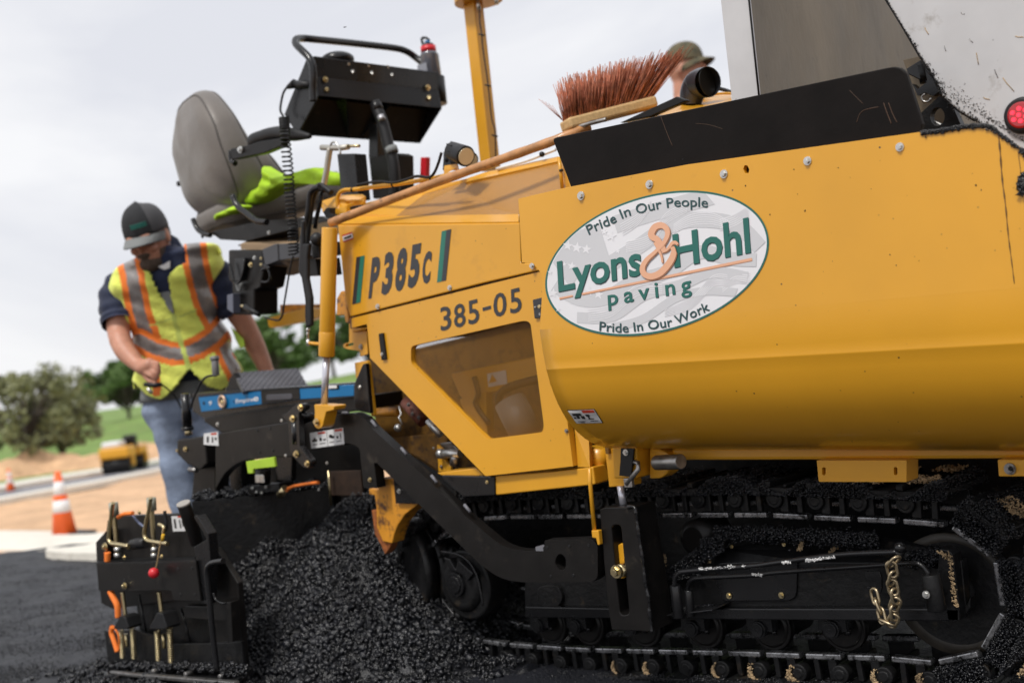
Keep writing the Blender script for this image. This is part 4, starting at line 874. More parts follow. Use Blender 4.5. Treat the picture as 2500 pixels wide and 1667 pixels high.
# heaps of asphalt lying on the frame
asp = []
for i in range(20000):
    t = random.random()
    if t < .45: x = random.uniform(620, 1180); lo_ = 755-.0*x; hi_ = 760-(max(0, x-640)*.75 if x < 980 else 250+(x-980)*.25); y = random.uniform(min(hi_, lo_), lo_) if x < 1000 else random.uniform(430, 640-(x-1000)*.6); k_ = 'M'
    elif t < .85: x = random.uniform(1100, 2400); k_ = 'M'; y = 400+random.gauss(0, 26)+max(0, (x-1500))*.06
    elif t < .93: k_ = 'N'; x = random.uniform(1000, 1260); y = 600+random.gauss(0, 30)-(x-1000)*.1
    else: k_ = 'M'; x = random.uniform(680, 1090); y = 1020-(x-640)*.1+random.gauss(0, 12)
    asp.append(tuple(PY(k_, x, y, random.uniform(-.02, .08) if t < .93 else -.03)))
chips('loose_asphalt', asp, [random.uniform(.0018, .0045) for _ in asp], ASPH, PV)
# ---- slotted column
cb = pl('slotted_column', 'M', [(204, 200), (250, 186), (480, 184), (500, 320), (545, 620), (592, 900), (620, 1165), (300, 1152), (272, 980), (236, 600)], -.145, .085, BLK, [[(297, 330, 38), (370, 322, 38), (405, 690), (440, 1030, 40), (366, 1035, 40), (330, 690)]], bev=.003)
wb = MB(); pts = spl([PY('M', x, y, -.147) for x, y in [(425, 186), (482, 190), (500, 300), (522, 450), (548, 620), (566, 780), (592, 900), (600, 1020), (618, 1165)]], 8)
wb.tube(pts, [.0035+.0018*abs(sin(i*1.9))+.001*sin(i*.7) for i in range(len(pts))], 8).build('weld_seam', BLKS, cb)
bolt('M', 340, 690, -.16, 55, BRASS)
MB().cyl(PY('M', 352, 690, -.158), PY('M', 352, 690, -.158)+Vector((0, .03, 0)), 52*scl('M', PY('M', 350, 690, -.15)), n=28).build('spacer', BRASS, cb)
pl('slider_tongue', 'M', [(340, 492), (370, 470), (396, 480), (404, 740), (372, 750), (345, 640)], -.125, .02, YEL2)
# ---- tow arm
AY = -.155
arm = pl('tow_arm', 'Q', [('H', 1330, 560), ('H', 1500, 508), (150, 625), (280, 592), (400, 578, 40), (500, 622, 40), (575, 722, 30), (860, 985), (1150, 1250), ('P', 690, 425), ('P', 880, 585, 40), ('P', 950, 640, 50), ('P', 1050, 672, 40), ('P', 1235, 678), ('P', 1245, 604), ('P', 1560, 590, 40), ('P', 1600, 640, 20), ('P', 1602, 860, 36), ('P', 1560, 886), ('P', 1080, 888, 60), ('P', 940, 862, 80), ('P', 800, 760), ('P', 110, 82), (600, 1060), (630, 1298), (498, 1292), (462, 915, 30), (400, 878, 50), (330, 868), ('H', 1640, 775), ('H', 1340, 805), ('H', 1250, 780), ('H', 1230, 600)], AY, .034, BLK,
         [[('P', 1305, 750, 45), ('P', 1340, 684, 45), ('P', 1388, 720, 30), ('P', 1385, 800, 30), ('P', 1345, 812, 30)]], bev=.003)
arm.data = arm.data
for x, y, t_ in [(326, 578, .05), (600, 682, .8), (886, 945, .8), (1175, 1210, .82), (1492, 1490, .82)]:
    p = PY('Q', x, y, AY+.002)+(CAM-PY('Q', x, y, AY)).normalized()*.004; d = Vector((cos(t_), 0, -sin(t_))); 
    MB().cyl(p-d*.014, p+d*.014, .0045, n=6).build('weld_mark', STEEL if False else mat('primer_grey', (.16, .16, .18), .5) if x == 326 else bpy.data.materials['primer_grey'], arm)
for x, y in [(1206, 665)]: MB().box(*[tuple(PY('P', x, y, AY)+Vector(v)) for v in ((-.012, .0, -.004), (.014, .03, .006))]).build('weld_mark', bpy.data.materials['primer_grey'], arm)
for x, y in [(1257, 653), (1407, 643), (1538, 637), (1282, 846), (1434, 840)]: cy('bolt_hole', 'P', x, y, 10, AY-.0015, .004, RUB, arm, n=16, bev=0)
bolt('Q', 562, 1218, AY-.001, 24, BRASS)
def label(k, q, Y, bars):
    A, B, C, D = [Vector(p) for p in q]; f = lambda u, v: tuple(A.lerp(B, u).lerp(D.lerp(C, u), v))
    l_ = flat('warning_label', k, q, Y, STICK)
    for u0, v0, u1, v1, m in bars: flat('pictogram', k, [f(u0, v0), f(u1, v0), f(u1, v1), f(u0, v1)], Y-.0004, m, l_)
    return l_
label('H', [(1328, 660), (1634, 612), (1646, 760), (1344, 802)], AY-.0012, [(.24, .05, .46, .17, LABR), (.74, .03, .97, .17, LABR), (.05, .45, .2, .6, LABK), (.1, .35, .16, .5, LABK), (.27, .4, .34, .6, LABK), (.38, .5, .46, .6, LABK), (.5, .0, .51, 1, LABK), (.56, .3, .66, .5, LABK), (.62, .4, .72, .55, LABK), (.78, .45, .84, .6, LABK), (.89, .3, .92, .65, LABK), (.06, .75, .2, .8, LABK), (.27, .75, .44, .8, LABK), (.56, .75, .7, .8, LABK), (.76, .75, .92, .8, LABK)])
pl('arm_link', 'H', [(500, 662), (1060, 572), (1110, 560), (1150, 600), (1170, 880), (1000, 880), (700, 916, 80), (560, 1020, 60), (480, 1160), (470, 1250), (470, 780)], -.19, .03, BLK, bev=.003)
for x, y in [(847, 638), (962, 618), (867, 835), (988, 820)]: cy('bolt_hole', 'H', x, y, 13, -.192, .004, RUB, n=14, bev=0)
pl('hinge_plate', 'H', [(1070, 500, 16), (1120, 480), (1205, 395, 40), (1275, 390, 40), (1290, 440, 20), (1230, 480), (1240, 780), (1300, 860, 20), (1350, 920, 30), (1330, 985, 30), (1270, 975, 20), (1190, 890), (1150, 840), (1130, 560)], -.215, .02, BLKS, bev=.004)
MB().cyl(PY('H', 1195, 560, -.21), PY('H', 1205, 760, -.21), .011, n=16).build('hinge_pin', BLKS); MB().tube(spl([PY('H', 1240, 470, -.2), PY('H', 1300, 500, -.2), PY('H', 1345, 500, -.19), PY('H', 1375, 540, -.18)], 5), .008, 10).build('hinge_link', BLKS)
for x, y, r, m in [(1250, 425, 34, BRASS), (1176, 527, 34, BRASS), (1210, 850, 34, BRASS), (1311, 938, 32, BRASS), (1074, 545, 15, ZINC), (1111, 865, 15, ZINC), (491, 580, 20, ZINC)]: bolt('H', x, y, -.217, r, m)
# ---- lift cylinder
c0, c1 = PY('R', 1222, -20, -.2), PY('R', 1186, 1428, -.2)
br_ = MB().cyl(c0, c1, .0232, n=36).build('lift_cylinder', YEL2, bevel=.002); ax_ = (c1-c0).normalized()
MB().cyl(c0.lerp(c1, .805), c0.lerp(c1, .998), .0242, n=36).build('cylinder_gland', YEL2, br_, bevel=.002)
c2 = PY('E', 243, 1150, -.2); MB().cyl(c1, c2, .0105, n=28).build('cylinder_rod', CHROME, br_)
cv = pl('clevis', 'E', [(188, 1148, 8), (298, 1155, 8), (292, 1178), (252, 1188), (232, 1270, 14), (208, 1282, 14), (190, 1262), (192, 1180)], -.225, .045, YEL2, parent=br_, bev=.004); bolt('E', 202, 1240, -.23, 20, BRASS)
MB().tube(spl([PY('R', 1110, 1290, -.2), PY('R', 1050, 1285, -.2), PY('R', 985, 1280, -.21)], 4), .0055, 10).build('port_elbow', YEL2, br_)
MB().cyl(PY('R', 985, 1310, -.21), PY('R', 975, 1240, -.21), .006, n=8).cyl(PY('R', 975, 1240, -.21), PY('R', 972, 1110, -.21), .0042, n=12).cyl(PY('R', 975, 1150, -.21), PY('R', 978, 1110, -.21), .0062, n=6).build('hose_fitting', ZINC, br_)
MB().tube(spl([PY('R', x, y, -.215) for x, y in [(982, 1100), (972, 960), (975, 800), (950, 640), (930, 500), (925, 300), (925, 100), ('R' and 930, -100)]], 6), .0075, 12).build('hydraulic_hose', RUB, br_)
pl('hose_sleeve', 'R', [(878, 160), (985, 160), (966, 330), (968, 560), (1008, 770), (1008, 1090), (952, 1090), (945, 850), (905, 560), (862, 480)], -.222, .014, RUB, bev=.005)
# hose bundle above
for i, pts in enumerate(([(1120, 1110), (1060, 1150), (1040, 1300), (1010, 1420), (1000, 1560)], [(1200, 1150), (1120, 1100), (1075, 1180), (1050, 1350), (1030, 1560)], [(1160, 1130), (1100, 1130), (1060, 1250), (1030, 1400), (1015, 1560)])): tb('hydraulic_hose', 'B', pts, 20, RUB, Y=-.17+.03*i)
MB().sph(PY('R', 1078, 110, -.2), .02, 14).build('ball_joint', RUB); tb('lever', 'R', [(1120, 100), (1180, 55), (1250, 5)], 14, RUB, Y=-.2)
MB().box(*[tuple(PY('R', 1070, 240, -.19)+Vector(v)) for v in ((-.022, 0, -.022), (.012, .04, .02))]).build('valve_box', BLK, bevel=.003)
# ================================================================== OPERATOR STATION
CY0 = .12
cs = [PY('C', *p, CY0) for p in [(336, 270), (396, 242), (402, 396), (432, 545), (268, 845), (168, 690)]]
XF = cs[2].x
yE = PXp('C', 1345, 476, XF).y; CL = yE-CY0
xzp = [(p.x, p.z) for p in cs]
def side(y, t): return MB().poly(xzp, y, t)
con = side(CY0, .006).build('console', BLKS, PV, bevel=.002); side(yE-.006, .006).build('console_side', BLKS, con)
def span(i, j, t=.006, y0=CY0, y1=yE, name='console_panel', m=BLKS):
    a, c_ = Vector((xzp[i][0], 0, xzp[i][1])), Vector((xzp[j][0], 0, xzp[j][1])); n_ = Vector((-(c_-a).z, 0, (c_-a).x)).normalized()
    ctr = Vector((sum(p[0] for p in xzp)/6, 0, sum(p[1] for p in xzp)/6))
    if n_.dot(ctr-a) < 0: n_ = -n_
    v = []
    for p in (a, c_, c_+n_*t, a+n_*t):
        v += [(p.x, y0+.006, p.z), (p.x, y1-.006, p.z)]
    return MB().add(v, [(0, 1, 3, 2), (2, 3, 5, 4), (4, 5, 7, 6), (6, 7, 1, 0), (0, 2, 4, 6), (1, 7, 5, 3)]).build(name, m, con, bevel=.001)
span(0, 1); span(1, 2); span(2, 3, name='console_band', m=BLK); span(5, 0); span(4, 5); 
# slanting inner panel seen from below
ip = [(xzp[3][0]-.07, xzp[3][1]+.01), (xzp[4][0], xzp[4][1])]
MB().add([(ip[0][0], CY0+.01, ip[0][1]), (ip[0][0], yE-.01, ip[0][1]), (ip[1][0], yE-.01, ip[1][1]), (ip[1][0], CY0+.01, ip[1][1])], [(0, 1, 2, 3)]).build('console_underside', BLK, con)
for u in ((640, 560), (1000, 590)):
    q = PXp('C', *u, XF-.01); MB().add([(q.x, q.y, q.z), (q.x, q.y+.006, q.z), (ip[1][0], q.y+(.09 if u[0] < 800 else -.07), ip[1][1]), (ip[1][0], q.y+(.096 if u[0] < 800 else -.076), ip[1][1]), (q.x-.08, q.y, q.z)], [(0, 1, 3, 2), (0, 2, 4), (1, 4, 3)]).build('console_gusset', BLKS, con)
XB = XF+.0015
for x, y, m, r in [(655, 303, ZINC, 20), (808, 318, ZINC, 20), (957, 330, ZINC, 19), (690, 363, ZINC, 20), (838, 375, ZINC, 20), (990, 388, ZINC, 19), (484, 422, BRASS, 25), (493, 503, BRASS, 25), (1268, 485, BRASS, 23), (1275, 563, BRASS, 24)]:
    t_ = 0 if y > 400 else .0; bolt('C', x, y, 0, r, m, X=XB+(.006 if y > 400 else 0))
h0, h1 = PXp('C', 650, 332, XB), PXp('C', 995, 362, XB); MB().cyl(h0, h1, .003, n=8).build('hinge_rod', ZINC, con)
MB().sph(PY('C', 575, 275, CY0+.16), (.06, .06, .028), 14).build('gauge_pod', BLKS, con)
tb('console_rail', 'C', [(392, 590, CY0-.02), (388, 500, CY0-.02), (392, 400, CY0-.02), (384, 310, CY0-.02), (355, 250, CY0-.02), (300, 195, CY0-.02), (258, 150, CY0-.01), (262, 115, CY0+.01), (310, 108, CY0+.05), (400, 115, CY0+.1), (700, 145, CY0+.3), (1000, 180, yE-.08), (1100, 205, yE-.03), (1170, 250, yE+.01), (1250, 320, yE+.02), (1292, 390, yE+.02), (1300, 470, yE+.02)], 29, BLKS, n=14, s=5)
MB().cyl(PY('C', 375, 465, CY0-.015), PY('C', 240, 455, CY0-.02), .0125, n=18).cyl(PY('C', 250, 455, CY0-.02), PY('C', 200, 480, CY0-.02), .016, .008, n=14).build('cable_plug', RUB, con)
tb('cable', 'C', [(200, 470), (165, 520), (145, 600), (140, 660), (160, 700)], 9, RUB, Y=CY0-.03)
# coiled cable
ax = spl([PY(k, x, y, CY0-.035-(0, .11, .15, .16, .165, .17, .175, .18, .185, .19, .195)[i]) for i, (k, x, y) in enumerate([('C', 165, 700), ('C', 172, 780), ('C', 178, 900), ('C', 192, 1030), ('C', 203, 1160), ('C', 212, 1300), ('C', 222, 1420), ('B', 936, 1400), ('R', 805, -10), ('R', 812, 130), ('R', 815, 290)])], 10)
lsx = [0]
for i in range(1, len(ax)): lsx.append(lsx[-1]+(ax[i]-ax[i-1]).length)
pts = []; n_ = 1100; turns = 40; rc = 36*scl('C', ax[0])
for i in range(n_):
    t = i/(n_-1); tt = t**1.0; d = tt*lsx[-1]; j = min(len(ax)-2, next((j for j in range(len(lsx)-1) if lsx[j+1] >= d), len(ax)-2)); c_ = ax[j].lerp(ax[j+1], (d-lsx[j])/(lsx[j+1]-lsx[j]+1e-9))
    ph = 2*pi*turns*(t**1.55); pts.append(c_+Vector((cos(ph)*rc*.9*cos(.8), sin(ph)*rc*1.1, cos(ph)*rc*.1)))
MB().tube(pts, .0027, 6).build('coiled_cable', RUB)
tb('control_cable', 'R', [(812, 300), (790, 380), (765, 500), (735, 680), (708, 840), (690, 960), (650, 1020), (580, 1015), (490, 992)], 11, RUB, Y=-.1)
MB().cyl(PY('R', 425, 960, -.1), PY('R', 270, 870, -.1), .0075, .0105, n=14).build('cable_connector', RUB, PV); MB().cyl(PY('R', 275, 872, -.1), PY('R', 228, 858, -.1), .005, n=10).build('connector_tip', BRASS, PV)
# console column, sleeve, hose
pl('console_column', 'C', [(818, 760), (882, 770), (885, 1000), (935, 1330), (850, 1330), (815, 1010)], .36, .05, BLKS)
pl('column_sleeve', 'C', [(816, 1018), (1010, 985), (1045, 1000), (1050, 1310), (850, 1335)], .34, .07, BLK, bev=.003)
tb('wiring_hose', 'C', [(868, 600), (885, 660), (915, 730), (940, 820), (965, 920), (1000, 1040), (1015, 1180), (1012, 1310)], 44, RUB, Y=.30, n=14); MB().cyl(PY('C', 865, 600, .30), PY('C', 890, 660, .30), .02, .019, n=20).build('hose_collar', BLKS); tb('tape_wrap', 'C', [(985, 940), (1000, 985)], 48, CAPG, Y=.298, smooth=False); tb('tape_wrap', 'C', [(905, 700), (920, 735)], 28, mat('silver_tape', (.45, .45, .47), .3, .6), Y=.285, smooth=False)
pl('deck_post', 'C', [(572, 992), (706, 988), (735, 1290), (740, 1345), (610, 1345)], .05, .05, BLKS, bev=.003)
MB().cyl(PY('C', 760, 1170, .1), PY('C', 775, 1345, .1), .022, n=24).sph(PY('C', 757, 1165, .1), .022, 12).build('filler_cap', BLK)
pl('red_handle', 'C', [(1212, 1018), (1256, 1016), (1250, 1240), (1206, 1240)], .45, .02, RED)
# work lamps on the hood
for a, c_, r, yy, nm in ((('C', 1455, 965), ('C', 1560, 1010), 78, .0, 'work_lamp'), (('C', 1530, 1010), ('C', 1600, 1040), 62, .14, 'work_lamp')):
    p0, p1 = PY(*a, yy), PY(*c_, yy-.02); s_ = scl('C', p0); d = (p1-p0).normalized()
    l_ = MB().cyl(p0, p1, r*s_*.86, r*s_*1.02, n=36).cyl(p0-d*.012, p0, r*s_*.55, r*s_*.86, n=36).build(nm, RUB, PV, bevel=.002)
    MB().cyl(p1, p1+d*.003, r*s_*.82, n=36).build('lamp_lens', GLASS, l_)
    for q in range(8):
        a_ = 2*pi*q/8; e = Vector((0, cos(a_), sin(a_)))*r*s_*.83; MB().cyl(p0+e, p0+d*.03+e*1.05, .003, n=6).build('cooling_fin', RUB, l_)
pl('lamp_bracket', 'C', [(1388, 970, 10), (1420, 990), (1440, 1050), (1455, 1110), (1380, 1118), (1385, 1040)], .02, .03, BLKS); bolt('C', 1405, 1040, .018, 18, BLKS)
face3('lamp_foot', [('C', 1392, 1112, .0), ('C', 1480, 1100, .0), ('C', 1502, 1118, .02), ('C', 1490, 1140, .02), ('C', 1475, 1115, .01), ('C', 1400, 1128, .01), ('C', 1405, 1155, .01), ('C', 1390, 1155, .0)], .012, YEL2)
# canopy mast
mA, mB = PY('T', 325, 40, .62), PY('T', 472, 1420, .62); mm = MB(); w_ = .025; dv = Vector((w_, 0, 0)); dy = Vector((0, w_, 0))
q = []
for c_ in (mA, mB): q += [c_-dv-dy, c_+dv-dy, c_+dv+dy, c_-dv+dy]
mast = mm.add(q, [(0, 1, 2, 3), (7, 6, 5, 4), (0, 4, 5, 1), (1, 5, 6, 2), (2, 6, 7, 3), (3, 7, 4, 0)]).build('mast', YEL2, PV, bevel=.003)
tc_ = PY('T', 372, 20, .62); MB().cyl(tc_, tc_+Vector((0, 0, .018)), .085, n=40).build('mast_plate', YEL2, mast, bevel=.002); MB().cyl(tc_+Vector((0, 0, .018)), tc_+Vector((0, 0, .12)), .07, .05, n=30).build('beacon', ORG, mast)
for x, y in [(228, 18), (518, 12), (370, 62)]: p = PY('T', x, y, .6); MB().cyl(p+Vector((0, 0, -.012)), p+Vector((0, 0, .03)), .007, n=6).build('bolt', ZINC, mast)
tb('mast_cable', 'T', [(378, 50), (380, 180), (395, 280), (405, 400), (440, 640), (455, 760), (478, 980), (505, 1080), (510, 1200), (512, 1320)], 6, RUB, Y=.58, parent=mast)
for x, y in [(402, 296), (455, 718), (512, 1136)]: tb('cable_tie', 'T', [(x-30, y-10), (x+14, y)], 7, RUB, Y=.575, smooth=False, parent=mast)
# grease tool / silver latch standing on the handrail
tb('latch_lever', 'C', [(520, 950), (505, 1040), (492, 1130), (478, 1200), (465, 1270)], 24, mat('galvanised', (.5, .48, .43), .45, .7), Y=-.09)
tb('latch_lever', 'C', [(455, 942), (530, 945), (600, 945), (660, 938)], 22, bpy.data.materials['galvanised'], Y=-.09, smooth=False); tb('latch_tip', 'C', [(650, 932), (745, 930)], 12, BRASS, Y=-.09, smooth=False); tb('latch_ring', 'C', [(520, 940), (535, 905), (565, 905), (590, 950), (600, 990)], 9, ZINC, Y=-.095)
tb('latch_rod', 'C', [(462, 1270), (440, 1380), (415, 1490), (405, 1560)], 17, BLKS, Y=-.09, smooth=False)
pl('latch_knob', 'S', [(60, 560), (90, 560), (95, 610), (140, 640), (90, 660), (60, 650), (30, 600)], -.1, .03, RUB)
# ------------------------------------------------------------------ operator seat
SEAM = mat('dark_vinyl_piping', (.07, .062, .055), .55)
def pad(name, c_, wv, hv, fv, W, Hh, T, m, parent=None, ex=.45, taper=.0, dish=0., n=28, tt=0.):
    vs = []; nu, nv = n*2, n
    for j in range(nv+1):
        ph = -pi/2+pi*j/nv
        for i in range(nu):
            th = 2*pi*i/nu; sg = lambda a, e: math.copysign(abs(a)**e, a)
            X = sg(cos(ph), ex)*sg(cos(th), ex); Z = sg(cos(ph), ex)*sg(sin(th), ex); Y = sg(sin(ph), .7)
            k = 1-taper*max(0, Z)**2
            vs.append(c_+wv*(X*W*k)+hv*(Z*Hh)+fv*((Y+tt*.5)*T*(1-tt*Z)-dish*(1-X*X)*max(0, Y)+(.03*Z*Z)+.004*sin(Z*9+X*5)*sin(X*7)))
    o = MB().add(vs, [(j*nu+i, j*nu+(i+1) % nu, (j+1)*nu+(i+1) % nu, (j+1)*nu+i) for j in range(nv) for i in range(nu)], sm=True).build(name, m, parent or PV)
    for jj in (int(nv*.36), int(nv*.66)): MB().tube([Vector(v) for v in vs[jj*nu:(jj+1)*nu]], .0035, 6, closed=True).build('piping', SEAM, o)
    return o
ff = Vector((.22, .975, 0)).normalized(); wwv = Vector((ff.y, -ff.x, 0)); SY = .1
sb = PY('B', 300, 915, SY); hb = (Vector((0, 0, 1))-ff*.24+wwv*(-.03)).normalized(); fb = (ff-hb*ff.dot(hb)).normalized()
pad('seat_backrest', sb+fb*.03, wwv, hb, fb, .245, .235, .092, GREY, taper=.5, tt=.42, ex=.5)
pad('seat_bolster', sb+fb*.10+hb*-.10+wwv*.02, wwv, hb, fb, .21, .14, .095, GREY, taper=.4, ex=.75, tt=.6)
sc_ = PY('B', 800, 1260, SY+.28); hs = (ff+Vector((0, 0, .22))).normalized(); us = Vector((0, 0, 1)); us = (us-hs*us.dot(hs)).normalized()
pad('seat_cushion', sc_, wwv, hs, us, .22, .27, .065, GREY, ex=.5)
pl('seat_pan', 'B', [(372, 1418, 20), (700, 1345), (1130, 1310), (1200, 1340), (930, 1400), (620, 1480), (440, 1470)], SY-.02, .3, BLK, bev=.006)
tb('seat_frame', 'B', [(255, 1330), (285, 1395), (330, 1430), (375, 1440)], 17, BLKS, Y=SY-.03); tb('seat_frame', 'B', [(525, 1170), (560, 1240), (620, 1290), (690, 1340), (760, 1350)], 22, BLKS, Y=SY-.08)
pl('armrest_arm', 'B', [(505, 850, 10), (640, 822), (700, 800), (860, 775), (860, 830), (740, 880), (520, 925, 12)], SY-.10, .03, BLK, bev=.004); MB().tube(spl([PY('B', x, y, SY-.07) for x, y in [(660, 805), (740, 770), (850, 745), (960, 755), (1060, 765)]], 5), [.022, .026, .027, .027, .026, .026, .026, .026, .025, .025, .024, .024, .024, .022, .022, .02, .018, .015, .012, .01, .006], 14).build('armrest', RUB, PV)
bolt('B', 580, 857, SY-.105, 24); cy('seat_knob', 'B', 150, 1088, 18, SY+.12, .06, RUB); bolt('B', 322, 1448, SY-.05, 14, BLKS); bolt('B', 775, 1422, SY-.05, 14)
tb('armrest_bracket', 'B', [(515, 860), (520, 930), (545, 950)], 20, BLKS, Y=SY-.09)
# platform under the seat, control box, side controls
face3('deck_underside', [('R', 215, 165, .05), ('R', 500, 30, .3), ('R', 880, 30, .3), ('R', 880, 165, .05)], .02, TAN)
face3('deck_underside', [('R', 470, 425, -.0), ('R', 700, 385, .0), ('R', 1120, 295, .0), ('R', 1120, 500, .2), ('R', 860, 490, .2), ('R', 760, 520, .2)], .02, TAN)
pl('deck_box', 'R', [(960, 330), (1062, 325), (1090, 520), (972, 530)], -.02, .1, BLK)
cb2 = pl('control_box', 'R', [(460, 225, 10), (600, 165), (1125, 140), (1125, 285), (650, 350), (492, 410)], -.06, .12, mat('dark_grey_box', (.05, .052, .06), .45, var=.1), bev=.004); pl('box_seam', 'R', [(632, 165), (642, 165), (650, 352), (640, 354)], -.0615, .002, BLK, parent=cb2, bev=0)
pl('side_control', 'R', [(78, 232), (460, 238), (490, 400), (440, 660), (372, 690), (372, 965), (135, 960), (120, 600), (80, 560)], -.03, .1, BLK, bev=.006)
for pts, r in (([(95, 380), (120, 470), (145, 590)], 12), ([(265, 350), (250, 470), (200, 600), (150, 600)], 14), ([(455, 460), (490, 440), (530, 450), (550, 540), (520, 590), (455, 590)], 13), ([(470, 400), (550, 440)], 20)): tb('control_lever', 'R', pts, r, BLKS, Y=-.06)
pl('control_flap', 'R', [(150, 330), (265, 320), (270, 420), (230, 580), (150, 590)], -.045, .01, BLKS); pl('side_cover', 'R', [(65, 738), (130, 722), (134, 945), (66, 900)], -.06, .06, mat('blue_grey_paint', (.11, .12, .16), .5)); pl('control_tab', 'R', [(150, 610), (235, 605), (205, 695, 14), (175, 695, 14)], -.05, .01, CAPG)
for x, y, r, m in ((376, 320, 24, ZINC), (335, 398, 30, BRASS), (450, 325, 18, BRASS), (450, 396, 18, BRASS), (205, 180, 14, STEEL)): bolt('R', x, y, -.062, r, m)
# yellow bars behind
pl('deck_bar', 'R', [(660, 848), (1100, 845), (1100, 900), (940, 890), (665, 950)], .55, .06, YWORN); pl('deck_bar', 'R', [(520, 1000), (940, 885), (1105, 895), (1105, 985), (940, 1035), (555, 1112), (530, 1080)], .50, .05, YEL2)
# ================================================================== SCREED
SYY = -.10
pl('screed_crossbeam', 'H', [(360, 520), (1200, 400), (1750, 330), (1760, 460), (1300, 520), (1130, 600), (520, 660), (370, 560)], .02, .2, BLK, bev=.004)
pl('screed_post', 'H', [(290, 760), (460, 700), (470, 1260), (255, 1265)], -.1, .06, BLK)
pl('screed_post', 'H', [(590, 960), (700, 900), (720, 1225), (610, 1240)], .02, .06, BLKS)
MB().cyl(PY('H', 196, 300, -.13), PY('H', 218, 620, -.13), .0165, n=28).build('depth_post', BLKS); MB().cyl(PY('H', 222, 625, -.13), PY('H', 226, 680, -.13), .0125, n=20).build('post_collar', BRASS); MB().cyl(PY('H', 218, 604, -.13), PY('H', 220, 632, -.13), .021, n=20).build('post_flange', BLKS)
pl('screed_bracket', 'H', [(120, 722, 14), (370, 688), (392, 940), (330, 1002, 30), (215, 945), (118, 850, 20)], -.15, .05, BLK, bev=.005); bolt('H', 198, 806, -.152, 24, BRASS); bolt('H', 120, 820, -.152, 14, BRASS)
MB().cyl(PY('H', 235, 990, -.14), PY('H', 300, 1000, -.14), .009, n=12).build('adjuster_nut', STEEL)
label('H', [(365, 665), (492, 647), (500, 776), (362, 765)], -.192, [(.5, .05, .9, .2, LABR), (.2, .3, .35, .8, LABK), (.55, .35, .65, .8, LABK), (.75, .4, .9, .6, LABK)])
pl('lime_tag', 'H', [(748, 920), (1000, 878), (1014, 968), (812, 990), (812, 1028), (765, 1030)], -.2, .01, LIMEP)
sm_ = MB().cyl(PY('H', 905, 985, -.12), PY('H', 900, 1120, -.12), .026, n=24).build('screed_sensor', BLKS, PV, bevel=.003); pl('sensor_face', 'H', [(830, 1040), (905, 1040), (915, 1115), (835, 1115)], -.155, .004, ZINC, parent=sm_)
pl('sensor_mount', 'H', [(770, 1150), (1040, 1120), (1060, 1190), (780, 1220)], -.13, .06, BLKD)
for x, y in [(808, 1162), (932, 1152), (845, 1198), (892, 1206), (1488, 932), (1414, 1175)]: bolt('H', x, y, -.135, 15)
MB().tube(spl([PY('H', x, y, -.12) for x, y in [(1120, 1170), (1180, 1145), (1215, 1138), (1320, 1120), (1410, 1110)]], 5), .0052, 10).build('orange_hose', ORG); MB().cyl(PY('H', 1060, 1225, -.13), PY('H', 1110, 1165, -.13), .013, n=16).build('hose_coupling', BRASS)
pl('screed_front_plate', 'H', [(1000, 880), (1170, 860), (1160, 1100), (1040, 1090)], .0, .02, BLKS)
pl('screed_back_wall', 'H', [(1020, 600), (1800, 480), (1900, 1500), (1020, 1400)], .16, .02, BLK); pl('screed_back_wall', 'H', [(770, 1000), (1030, 960), (1030, 1260), (780, 1260)], .14, .02, BLK)
pl('rusty_panel', 'H', [(1505, 1010), (1790, 1000), (1810, 1230), (1520, 1230)], .08, .01, mat('brown_stained_steel', (.03, .015, .008), .7, var=.4, vs=30))
MB().tube([PY('H', 1500, 1000, .06), PY('H', 1525, 1320, .06)], .004, 8).build('edge_strip', BRASS)
# screed wall behind the heap, with asphalt on its top edge
WY = -.16
w0, w1 = PY('H', 270, 1300, WY-.12), PY('H', 1540, 1180, .2)
b = MB(); q = [PY('H', 250, 1285, -.30), PY('H', 1530, 1155, .12)]
for p in q: pass
A, B = q; dn = Vector((0, 0, 1)); bk = Vector((-.12, .12, .0))
b.add([A, B, Vector((B.x, B.y, 0)), Vector((A.x, A.y, 0)), A+bk, B+bk, Vector((B.x, B.y, 0))+bk, Vector((A.x, A.y, 0))+bk], [(0, 1, 2, 3), (0, 4, 5, 1), (4, 7, 6, 5), (0, 3, 7, 4), (1, 5, 6, 2)])
b.build('moldboard', BLKD, bevel=.003)
e_ = []; 
for i in range(3000):
    t = random.random(); p = A.lerp(B, t)+bk*random.uniform(0, 1)+Vector((0, 0, random.uniform(0, .02)*(.5+.5*sin(t*40))+.002)); e_.append(tuple(p))
chips('loose_asphalt', e_, [random.uniform(.003, .008) for _ in e_], ASPH, PV)
# walkway: tread step, its side
face3('tread_step', [('H', 640, 112, .15), ('H', 1220, 70, .45), ('H', 1312, 232, .25), ('H', 722, 278, -.02)], .012, DPLATE)
tr_ = [PY('H', 640, 112, .15), PY('H', 1220, 70, .45), PY('H', 1312, 232, .25), PY('H', 722, 278, -.02)]
nrm = (tr_[1]-tr_[0]).cross(tr_[3]-tr_[0]).normalized(); nrm = nrm if nrm.dot(CAM-tr_[0]) > 0 else -nrm
b = MB()
for i in range(22):
    for j in range(9):
        u, v = (i+.5)/22, (j+.5)/9; p = tr_[0].lerp(tr_[1], u).lerp(tr_[3].lerp(tr_[2], u), v)+nrm*.0005; d1 = (tr_[1]-tr_[0]).normalized(); d2 = (tr_[3]-tr_[0]).normalized(); d = (d1+d2).normalized() if (i+j) % 2 else (d1-d2).normalized()
        e = d.cross(nrm)*.0022; b.add([p-d*.012, p+e*1.6, p+d*.012, p-e, p+nrm*.0045], [(0, 1, 4), (1, 2, 4), (2, 3, 4), (3, 0, 4)])
stuff(b.build('tread_pattern', DPLATE))
